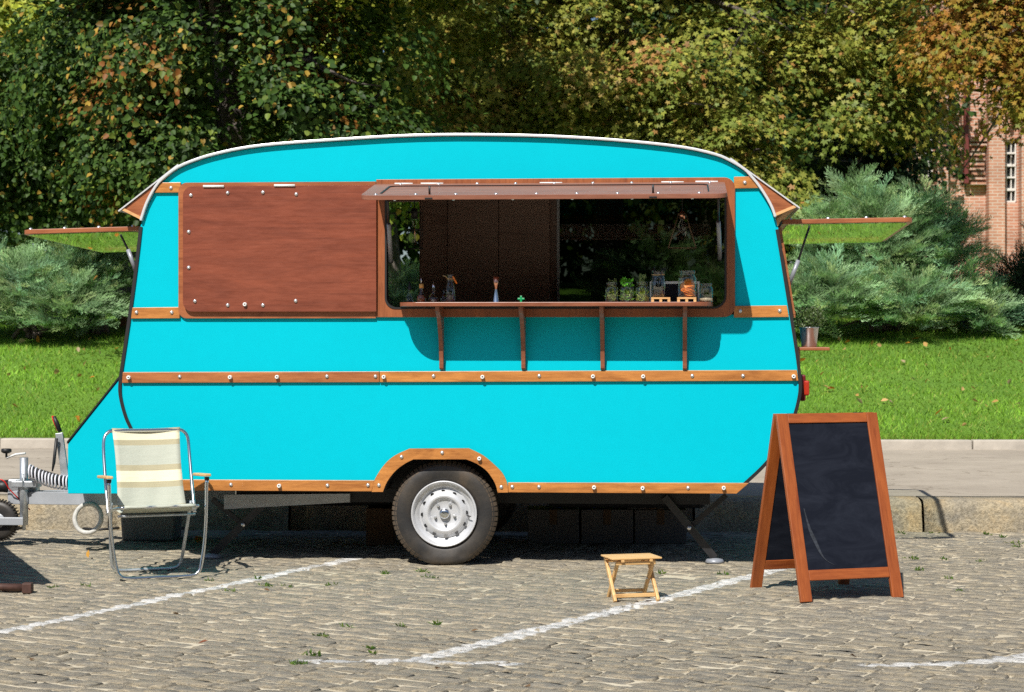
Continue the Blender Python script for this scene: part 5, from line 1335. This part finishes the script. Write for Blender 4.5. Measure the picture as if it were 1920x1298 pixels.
def tree(name, label, base, top, r0, lobes, nb, m, per, size, templ, pal, seed, R=.6, rad=(.2, .36), group=None, upper=None, nlimb=12, big=0, sub=5, reject=None, jit=.34, wob=1.0):
    g = np.random.default_rng(seed); root = tag(empty(name, base), label, 'tree', group); bx = np.array(base)
    tr, lm = branches(base, top, lobes, g, r0, nlimb, sub, wob)
    for m_, nm in ((tr, 'trunk'), (lm, 'limbs')):
        m_.v = [(a - bx[0], b - bx[1], c - bx[2]) for a, b, c in m_.v]; m_.build(nm, 'bark', root)
    C0, N0 = lobes_points(lobes, nb, g); C, Nn, bi = boughs(C0, N0, m, R, g, reject)
    RAD = g.uniform(rad[0], rad[1], len(C))
    V, Ff, col, P, d, nn, S = leaves(C, Nn, RAD, per, size, templ, pal, g, flat=.13, jit=jit, bough=bi)
    if big:                                                  # the leaves that show largest are objects of their own
        py = HY - F_PX * (P[:, 2] - EYE) / (P[:, 1] + D0); pxx = CX + F_PX * P[:, 0] / (P[:, 1] + D0)
        ok = (py > 5) & (py < 430) & (pxx > 5) & (pxx < 860); order = np.where(ok)[0]; order = order[np.argsort(P[order, 1])][:big]
        nt_, nf = len(templ[0]), len(templ[1]); keep = np.ones(len(P), bool); keep[order] = False
        cols_leaf = col.reshape(len(P), nf, 3)
        shared = {}
        for i in order:
            key = tuple(np.round(np.log(np.maximum(cols_leaf[i, 0], 1e-3)) * 2.2).astype(int))
            if key not in shared:
                o = fast_mesh('leaf', templ[0], templ[1], M['leaf'], root, cols_leaf[i]); shared[key] = o.data
            else:
                o = bpy.data.objects.new('leaf', shared[key]); COL.objects.link(o); o.parent = root
            x_ = np.cross(d[i], nn[i]); mt = Matrix(((x_[0], d[i][0], nn[i][0], 0), (x_[1], d[i][1], nn[i][1], 0), (x_[2], d[i][2], nn[i][2], 0), (0, 0, 0, 1)))
            o.matrix_local = Matrix.Translation(Vector(P[i] - bx)) @ mt @ Matrix.Scale(S[i], 4)
        V = V.reshape(len(P), nt_, 3)[keep].reshape(-1, 3); N = keep.sum(); Ff = (np.arange(N)[:, None, None] * nt_ + templ[1][None]).reshape(-1, templ[1].shape[1]); col = cols_leaf[keep].reshape(-1, 3)
    if upper:                                                # the top of the crown, above the picture
        C0, N0 = lobes_points(upper, 150, g); C, Nn, bi = boughs(C0, N0, 10, .9, g)
        V2, F2, c2, *_q = leaves(C, Nn, g.uniform(.4, .7, len(C)), 13, .20, SIMPLE, pal, g, flat=.15, jit=.4, bough=bi)
        _P = _q[0]; ok = (HY - F_PX * (_P[:, 2] - EYE) / (_P[:, 1] + D0)) < -25; V2 = V2.reshape(-1, 4, 3)[ok].reshape(-1, 3); F2 = F2[:ok.sum()]; c2 = c2[ok]
        Ff = np.concatenate([Ff, F2 + len(V)]); V = np.concatenate([V, V2]); col = np.concatenate([col, c2])
    o = fast_mesh('crown', V - bx, Ff, M['leaf'], root, col); tag(o, kind='stuff')
    return root

def at_d(px, py, d): p = world_at(px, py, d); return [p.x, p.y, p.z]
def L_(px, py, d, rx, ry, rz): return at_d(px, py, d) + [rx, ry, rz]
def lin_pal(idx, P, g):
    """linden leaves: mostly deep green, browning on the boughs right of the trunk"""
    pxx = CX + F_PX * P[:, 0] / (P[:, 1] + D0); k = idx.max() + 1
    brown = g.random(k)[idx] < np.where((pxx > 470) & (pxx < 650), .34, np.where((pxx > 140) & (pxx < 340), .07, .03))
    green = np.array([(.042, .085, .016), (.060, .112, .020), (.030, .062, .014), (.14, .19, .03)])[g.choice(4, size=len(P), p=[.36, .32, .22, .10])]
    rust = np.array([(.24, .095, .022), (.17, .10, .02), (.28, .14, .03), (.09, .13, .02)])[g.integers(4, size=len(P))]
    dry = g.random(len(P)) < .04
    c = np.where((brown & (g.random(len(P)) < .7))[:, None], rust, green); c[dry] = (.34, .22, .04)
    return c * g.uniform(.75, 1.4, (len(P), 1))
def see_trunk(C, g):
    pxx = CX + F_PX * C[:, 0] / (C[:, 1] + D0); py = HY - F_PX * (C[:, 2] - EYE) / (C[:, 1] + D0)
    return (np.abs(pxx - 409 - py * .098) < 52) & (C[:, 1] + D0 < 25.0) & (g.random(len(C)) < .95)
bx = at_d(475, 470, 24.5); bz = lawn_z(bx[0], bx[1])
tree('linden_tree', 'large dark green linden with browning leaves, trunk behind the trailer left end', (bx[0], bx[1], bz - .1), (bx[0] - .83, bx[1] + .1, 9.5), .225,
     [L_(60, 300, 27.4, 1.5, .9, .75), L_(215, 335, 27.2, .9, .8, .5), L_(110, 180, 27.2, 1.9, 1.1, 1.0), L_(255, 90, 25.4, 1.35, 1.0, .95), L_(360, 250, 23.6, 1.1, 1.0, .9), L_(560, 110, 23.2, 1.15, 1.1, 1.15), L_(600, 250, 23.9, 1.3, 1.0, .7), L_(340, 20, 23.4, 1.6, 1.3, .9)],
     185, 18, 23, .074, LINDEN, lin_pal, 11, .50, (.18, .32), upper=[L_(560, -330, 25, 3.0, 2.6, 2.2), L_(600, -150, 24.5, 2.2, 1.8, 1.2), L_(330, -120, 24.4, 1.4, 1.3, .8)], big=290, nlimb=18, reject=see_trunk, wob=.15)
map_pal = palette([(.26, .28, .05), (.36, .34, .065), (.18, .225, .04), (.37, .27, .065), (.36, .19, .06), (.14, .19, .035)], [5, 4, 4, 1.6, .6, 3], .5)
bx = at_d(1135, 480, 31.5); bz = lawn_z(bx[0], bx[1])
tree('maple_tree', 'broad olive green maple turning yellow, standing behind the serving hatch', (bx[0], bx[1], bz - .1), (bx[0] + .4, bx[1] + .3, 11), .26,
     [L_(900, 90, 29.6, 1.5, 1.2, 1.1), L_(1010, 170, 29.2, 1.4, 1.2, .9), L_(1180, 130, 28.8, 1.6, 1.3, 1.2), L_(1100, 20, 29.5, 1.5, 1.2, .9), L_(1330, 130, 28.9, 1.4, 1.2, 1.3), L_(1480, 50, 28.5, 1.7, 1.3, 1.1), L_(1570, 150, 28.8, 1.3, 1.1, 1.1), L_(1390, 280, 28.6, 1.1, 1.0, .75), L_(930, 225, 29.5, 1.2, 1.0, .6), L_(1250, 240, 29.3, 1.3, 1.1, .7), L_(1440, 360, 28.3, .65, .6, .4), L_(1660, 50, 28.6, .7, .9, .8)],
     120, 22, 20, .070, MAPLE, map_pal, 12, .50, (.18, .32), upper=[L_(1130, -300, 30.5, 4.2, 3.2, 2.4), L_(1480, -200, 30, 2.6, 2.2, 1.6), L_(850, -200, 30.5, 2.4, 2.2, 1.5)], nlimb=22)
ora_pal = palette([(.30, .19, .03), (.36, .17, .035), (.25, .22, .03), (.17, .19, .03), (.40, .22, .04)], [4, 3, 3, 2, 1], .45)
bx = at_d(2240, 480, 26); bz = lawn_z(bx[0], bx[1])
tree('maple_tree', 'orange tinted maple crown hanging in at the top right corner', (bx[0], bx[1], bz - .1), (bx[0] - .2, bx[1], 9), .2,
     [L_(1840, 90, 25, .6, .7, .45), L_(1775, 70, 25.3, .4, .6, .4), L_(1810, 0, 25.4, .5, .6, .4), L_(1900, 30, 25.2, .9, .9, .6), L_(1930, 170, 25, .45, .6, .4), L_(2020, 110, 25, .9, 1.0, .7), L_(1790, 160, 25.3, .25, .4, .25), L_(1930, 245, 24.8, .2, .4, .22)],
     80, 14, 17, .062, MAPLE, ora_pal, 13, .34, (.16, .28), upper=[L_(2160, -260, 26, 2.6, 2.2, 1.9)], nlimb=12)
yel_pal = palette([(.36, .40, .05), (.26, .33, .05), (.46, .42, .06), (.16, .23, .04)], [4, 4, 2, 2], .5)
bx = at_d(-120, 480, 36); bz = lawn_z(bx[0], bx[1])
tree('far_tree', 'sunlit yellow green tree in the distance at the far left', (bx[0], bx[1], bz - .1), (bx[0], bx[1], 9), .25,
     [L_(20, 60, 35.5, 2.2, 2.0, 1.8), L_(-80, 240, 36, 2.2, 1.8, 1.4)], 70, 12, 18, .13, SIMPLE, yel_pal, 14, .8, (.3, .5), 'trees at the back of the park', upper=[L_(-120, -200, 36, 3.4, 3, 2.6)])
bx = at_d(740, 480, 35); bz = lawn_z(bx[0], bx[1])
tree('far_tree', 'bright yellow lit tree between the linden and the maple', (bx[0], bx[1], bz - .1), (bx[0], bx[1], 9), .22,
     [L_(735, 60, 33.5, 1.7, 1.4, 1.5), L_(800, 250, 34.5, 1.4, 1.2, 1.0)], 60, 12, 18, .12, SIMPLE, yel_pal, 15, .7, (.3, .5), 'trees at the back of the park', upper=[L_(720, -220, 34.5, 2.4, 2, 1.8)])
drk_pal = palette([(.022, .050, .014), (.034, .068, .018), (.015, .034, .011)], [3, 3, 2], .5)
bx = at_d(1640, 480, 33); bz = lawn_z(bx[0], bx[1])
tree('yew_tree', 'very dark evergreen beside the brick building', (bx[0], bx[1], bz - .1), (bx[0], bx[1], 7.5), .2,
     [L_(1620, 300, 33, .8, .9, 2.0), L_(1590, 430, 32, 1.0, .9, 1.3), L_(1650, 130, 33.5, .5, .8, 2.2), L_(1625, 440, 32.4, .6, .7, 1.0)], 130, 10, 22, .085, SIMPLE, drk_pal, 16, .5, (.2, .36), jit=.6)
mid_pal = palette([(.035, .075, .014), (.055, .10, .016), (.025, .055, .012), (.10, .13, .02)], [4, 3, 3, 1], .5)
for k, (px_, d, lab) in enumerate(((-250, 44, 'tall park tree at the very back, leftmost of the back row'), (250, 43, 'tall park tree at the very back, behind the linden'), (560, 46, 'tall park tree at the very back, right of the linden trunk'),
                                  (960, 47, 'tall park tree at the very back, behind the left side of the maple'), (1330, 46, 'tall park tree at the very back, behind the right side of the maple'), (1560, 52, 'tall park tree at the very back, next to the brick building'))):
    bx = at_d(px_, 480, d); bz = lawn_z(bx[0], bx[1])
    tree('back_tree', lab, (bx[0], bx[1], bz - .1), (bx[0], bx[1], 11), .3, [L_(px_, 60, d, 2.8, 2.5, 2.6), L_(px_ - 120, 240, d, 2.2, 2, 1.6), L_(px_ + 110, 220, d - .5, 2.0, 2, 1.7)], 90, 10, 15, .22, SIMPLE, mid_pal, 30 + k, 1.0, (.4, .7), 'trees at the back of the park', upper=[L_(px_, -260, d, 3.6, 3.2, 3.0)], sub=2)
# the wood beyond closes the view
g = np.random.default_rng(77); n = 2600
C = np.stack([g.uniform(-30, 30, n), g.uniform(44, 52, n), g.uniform(2.2, 15, n) ** 1.0], 1); Nn = np.stack([g.normal(0, .5, n), -np.ones(n), .5 + g.normal(0, .4, n)], 1); Nn /= np.linalg.norm(Nn, axis=1)[:, None]
V, Ff, col, *_r = leaves(C, Nn, g.uniform(.8, 1.6, n), 22, .42, SIMPLE, mid_pal, g)
tag(fast_mesh('distant_wood', V, Ff, M['leaf'], None, col), 'dense dark green wood closing the view behind the park trees', 'wood', None, 'stuff')

n = 2600
C = np.stack([g.uniform(-45, 45, n), g.uniform(-56, -44, n), g.uniform(-.5, 15, n)], 1); Nn = np.stack([g.normal(0, .5, n), np.ones(n), .5 + g.normal(0, .4, n)], 1); Nn /= np.linalg.norm(Nn, axis=1)[:, None]
V, Ff, col, *_r = leaves(C, Nn, g.uniform(1, 2, n), 20, .85, SIMPLE, mid_pal, g)
tag(fast_mesh('street_trees', V, Ff, M['leaf'], None, col), 'dark tree belt across the street, only mirrored in the glass', 'wood', None, 'stuff')

# ------------------------------------------------------------------ junipers
def frond_template(seed, n=20):
    """a feathery juniper plume along +y, about one unit long: fine upward needles on short side shoots"""
    g = np.random.default_rng(seed); V = []; Fc = []
    bend = g.normal(0, .10)
    ax = lambda t: np.array([bend * t * t, t, .14 * t - .30 * t * t])
    for k in range(2, n + 1):
        t = k / n; ln_ = .34 * (math.sin(math.pi * min(1, .16 + t * .70)) ** .7) * (1.1 - .6 * t) + .03; b = ax(t * .93)
        for sgn in (-1, 1):
            dirv = np.array([sgn * g.uniform(.35, .62), .85, g.normal(.10, .16)]); dirv /= np.linalg.norm(dirv)
            for q in (0.0, .38, .72):                      # needles along the shoot
                p0 = b + dirv * ln_ * q; l2 = ln_ * (.52 - .18 * q); d2 = dirv + np.array([sgn * g.normal(.0, .28), .25, g.normal(.14, .22)]); d2 /= np.linalg.norm(d2)
                w = np.cross(d2, [0, g.normal(0, .3), 1.0]); w = w / np.linalg.norm(w) * .011; o = len(V)
                V += [p0, p0 + d2 * l2 * .5 + w, p0 + d2 * l2, p0 + d2 * l2 * .5 - w]; Fc.append((o, o + 1, o + 2, o + 3))
    return np.array(V), np.array(Fc)
FR = [frond_template(k) for k in range(5)]
def juniper(label, base, lobes, n, seed, cols, size=(.35, .75)):
    g = np.random.default_rng(seed); root = tag(empty('juniper_shrub', base), label, 'shrub', 'junipers along the lawn'); bx = np.array(base)
    L = np.array(lobes); k = g.choice(len(L), size=n, p=(L[:, 3] * L[:, 5]) / (L[:, 3] * L[:, 5]).sum())
    u = g.normal(0, 1, (n, 3)); u[:, 1] -= .5; u /= np.linalg.norm(u, axis=1)[:, None]; u[:, 2] = np.where(u[:, 2] < -.8, -u[:, 2], u[:, 2])
    r = np.clip(1 - np.abs(g.normal(0, .22, n)), .3, 1.0); P = L[k, :3] + u * L[k, 3:] * r[:, None]
    d = u * np.array([1.0, .9, .35]) + np.array([0, -.15, .38]) + g.normal(0, .25, (n, 3)); d[:, 0] += np.where(u[:, 0] > 0, .25, -.25); d /= np.linalg.norm(d, axis=1)[:, None]
    up = np.array([0, -.45, 1.0]) + g.normal(0, .3, (n, 3)); up -= (up * d).sum(1)[:, None] * d; up /= np.linalg.norm(up, axis=1)[:, None]; s = np.cross(d, up)
    VV, FF, CC, off = [], [], [], 0; cols = np.array(cols)
    for i in range(n):
        T, Fc = FR[i % 5]; S = g.uniform(*size); q = P[i] - d[i] * S * .55
        VV.append(q + S * (T[:, 0:1] * s[i] + T[:, 1:2] * d[i] + T[:, 2:3] * up[i]) - bx); FF.append(Fc + off); off += len(T)
        c = cols[g.integers(len(cols))] * g.uniform(.75, 1.25); tt = np.linspace(.55, 1.3, len(Fc))[:, None]; CC.append(np.repeat((c * g.uniform(.85, 1.15, (len(Fc) // 3, 1))), 3, 0) * tt)  # lighter tips: pale new growth, with the light on them put into colour
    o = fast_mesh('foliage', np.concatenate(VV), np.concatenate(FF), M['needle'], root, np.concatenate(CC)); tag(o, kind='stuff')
    st = MB()
    for _ in range(14):
        i = int(g.integers(n)); q = Vector(P[i] - bx) * .75; st.tube(spline([Vector((g.normal(0, .1), g.normal(0, .1), 0)), q * .45 + Vector((0, 0, .12)), q * .92], 4), [.035, .032, .03, .028, .025, .02, .015, .01, .006], 6)
    st.build('stems', 'bark', root); return root
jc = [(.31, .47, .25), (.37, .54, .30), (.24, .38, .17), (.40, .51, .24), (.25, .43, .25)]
def jl(px, py, d, rx, ry, rz): return L_(px, py, d, rx, ry, rz)
def jb(px, d): p = world_at(px, 600, d); return (p.x, p.y, lawn_z(p.x, p.y))
juniper('tall blue green juniper right of the trailer, below the brick building', jb(1660, 27), [jl(1650, 480, 26.9, .95, .7, .85), jl(1560, 560, 26.2, .75, .6, .45), jl(1720, 445, 27.2, .65, .6, .5), jl(1600, 400, 27.3, .55, .5, .5), jl(1700, 570, 26.2, .9, .6, .42), jl(1500, 580, 26.4, .5, .5, .4), jl(1545, 470, 27, .5, .5, .6), jl(1780, 530, 26.8, .6, .5, .5), jl(1840, 590, 26.4, .5, .4, .3), jl(1790, 455, 27.4, .4, .4, .35), jl(1735, 405, 27.4, .35, .4, .35)], 1450, 21, jc)
juniper('dark shaded juniper at the right edge of the lawn', jb(1890, 27.6), [jl(1910, 555, 27.8, .65, .5, .5), jl(1840, 585, 27.4, .5, .5, .35), jl(1960, 500, 28, .5, .5, .5), jl(1990, 560, 27.4, .7, .6, .6)], 420, 22, [(.10, .17, .09), (.13, .20, .11), (.08, .14, .08)])  # the shade on this shrub is put into its darker needle colours
juniper('spreading green juniper at the left edge of the lawn', jb(60, 26.4), [jl(40, 560, 26, .8, .6, .5), jl(130, 580, 25.8, .6, .5, .38), jl(-60, 560, 26.4, .8, .6, .5), jl(10, 520, 26.6, .6, .5, .38), jl(120, 530, 26.5, .5, .5, .38)], 620, 23, jc)
juniper('low green juniper left of the trailer, ending beside the wooden signpost', jb(185, 26.8), [jl(180, 560, 26.6, .45, .45, .5), jl(150, 480, 27, .45, .4, .35), jl(205, 500, 27.2, .35, .4, .4)], 260, 24, jc)
# hidden behind the trailer the row of shrubs goes on
juniper('juniper behind the trailer, seen through the left of the serving hatch', jb(760, 29), [jl(740, 570, 29, .9, .6, .5), jl(850, 560, 29.2, .9, .6, .55)], 220, 25, jc)
juniper('juniper behind the trailer, dim through the tinted window', jb(1250, 28.5), [jl(1230, 540, 28.5, 1.1, .6, .7), jl(1350, 560, 28.2, .9, .6, .55)], 260, 26, jc)

# wooden signpost at the back of the lawn, half behind the trailer
p = jb(236, 27.8); sgp = tag(empty('wooden_signpost', p), 'brown wooden signboard on the lawn, just left of the trailer edge', 'sign')
a = world_at(208, 600, 27.8); b = world_at(262, 555, 27.8); o_ = Vector(p)
x0, x1, z0, z1 = a.x - o_.x, b.x - o_.x, a.z - o_.z, b.z - o_.z; c = (z1 - z0) * .3
M['sign_wood'] = plain('brown_stained_board', (.13, .055, .015), .7, 0, .25, 10)
MB().ext([(x0, z0 + c), (x0 + c, z0), (x1 - c, z0), (x1, z0 + c), (x1, z1 - c), (x1 - c, z1), (x0 + c, z1), (x0, z1 - c)], 0, .03).build('board', 'sign_wood', sgp, bevel=.004)
MB().box((x0 + .12, .004, -.3), (x1 - .10, .034, z0 - .006)).build('lower_board', 'sign_wood', sgp, bevel=.004)
for x_ in (x0 + .16, x1 - .14): MB().box((x_ - .03, .035, -.3), (x_ + .03, .09, z1)).build('post', 'sign_wood', sgp)

# ------------------------------------------------------------------ brick building far right
def brick_mat():
    m, nt, bs, out = newmat('weathered_brick')
    tc = nt.nodes.new('ShaderNodeTexCoord'); mp = nt.nodes.new('ShaderNodeMapping'); mp.inputs['Rotation'].default_value = (R_(90), 0, 0); nt.links.new(tc.outputs['Object'], mp.inputs[0])
    b = nt.nodes.new('ShaderNodeTexBrick'); b.inputs['Scale'].default_value = 1.0; b.inputs['Brick Width'].default_value = .25; b.inputs['Row Height'].default_value = .078; b.inputs['Mortar Size'].default_value = .012
    b.inputs['Color1'].default_value = (.58, .29, .20, 1); b.inputs['Color2'].default_value = (.48, .22, .14, 1); b.inputs['Mortar'].default_value = (.58, .47, .40, 1)
    nt.links.new(mp.outputs[0], b.inputs[0]); n1 = noise(nt, tc.outputs['Object'], .9, 5, .65)
    r = ramp(nt, [(.35, (.70, .66, .62)), (.62, (1.15, 1.1, 1.05))]); nt.links.new(n1, r.inputs[0])
    nt.links.new(mixc(nt, .8, b.outputs[0], r.outputs[0], 'MULTIPLY'), bs.inputs['Base Color']); bs.inputs['Roughness'].default_value = .9
    bump(nt, bs, b.outputs['Fac'], -.6, .02); return m
M['brick'] = brick_mat(); M['white_wood'] = plain('white_window_paint', (.72, .70, .66), .5, 0, .1, 8); M['downpipe'] = plain('dark_red_pipe', (.16, .03, .025), .5)
M['rubble'] = plain('exposed_rubble', (.36, .28, .22), .9, 0, .4, 6, 1.0, 12); M['pane'] = plain('dark_window', (.02, .022, .025), .1)
BD = 50.0; bo = world_at(1716, 560, BD)
bl = tag(empty('brick_building', (bo.x, bo.y, 2.0)), 'old red brick building with white lattice windows behind the trees at right', 'building')
def B(px, py): p = world_at(px, py, BD); return (p.x - bo.x, p.z - 2.0)
def bwall(x0, x1, y0, y1, v0, v1, mat='brick', name='wall'):
    a = B(x0, y1); b_ = B(x1, y0); return MB().box((a[0], v0, a[1]), (b_[0], v1, b_[1])).build(name, mat, bl)
bwall(1700, 1726, -700, 640, 0, 6); bwall(1750, 1880, -700, 640, 0, 6); bwall(1726.1, 1749.9, -700, 215, 0, 6); bwall(1726.1, 1749.9, 335, 640, 0, 6)
bwall(1880.1, 1907, -700, 262, 0, 6); bwall(1880.1, 1907, 380, 640, 0, 6); bwall(1907.1, 2300, -700, 640, 0, 6)
for (a, b_) in ((1752, 1772), (1848, 1878), (1909, 1935)): bwall(a, b_, -700, 640, -.35, -.001, name='pier')
bwall(1820, 1845, 285, 345, -.10, -.001, 'rubble', 'bare_masonry'); 
g = np.random.default_rng(8)
for r_ in range(10):
    y_ = 262 + r_ * 9; xx = 1816 + g.uniform(-3, 4)
    bwall(xx, 1846 + g.uniform(-6, 2), y_, y_ + 4.2, -.22, -.101 if False else -.002, 'brick', 'brick_course')
bwall(1804, 1812, -300, 345, -.26, -.12, 'downpipe', 'downpipe')
def lattice(x0, x1, y0, y1, nx, ny):
    w = empty('window', (0, 0, 0), 0, bl)
    def wb(a0, a1, b0, b1, v0, v1, nm, mat='white_wood'):
        a = B(a0, b1); c = B(a1, b0); MB().box((a[0], v0, a[1]), (c[0], v1, c[1])).build(nm, mat, w)
    wb(x0, x1, y0, y1, .20, .22, 'pane', 'pane'); t = 2.2
    wb(x0, x0 + t, y0, y1, .08, .19, 'frame'); wb(x1 - t, x1, y0, y1, .08, .19, 'frame')
    for k in range(nx - 1): c = x0 + (x1 - x0) * (k + 1) / nx; wb(c - .9, c + .9, y0, y1, .10, .19, 'mullion')
    for k in range(ny + 1): c = y0 + (y1 - y0) * k / ny; wb(x0 + t, x1 - t, c - (2.4 if k % 2 == 0 else 1.6), c + (2.4 if k % 2 == 0 else 1.6), .06, .17, 'transom')
lattice(1880.2, 1906.8, 264, 378, 3, 5); lattice(1726.3, 1749.7, 217, 333, 3, 5)
ap = [B(1724 + 28 * k / 10, 216 - 24 * math.sin(math.pi * k / 10)) for k in range(11)]; ap2 = [B(1719 + 38 * k / 10, 213 - 36 * math.sin(math.pi * k / 10)) for k in range(11)]
MB().ext(ap2 + ap[::-1], -.30, .01).build('window_arch', 'downpipe', bl)
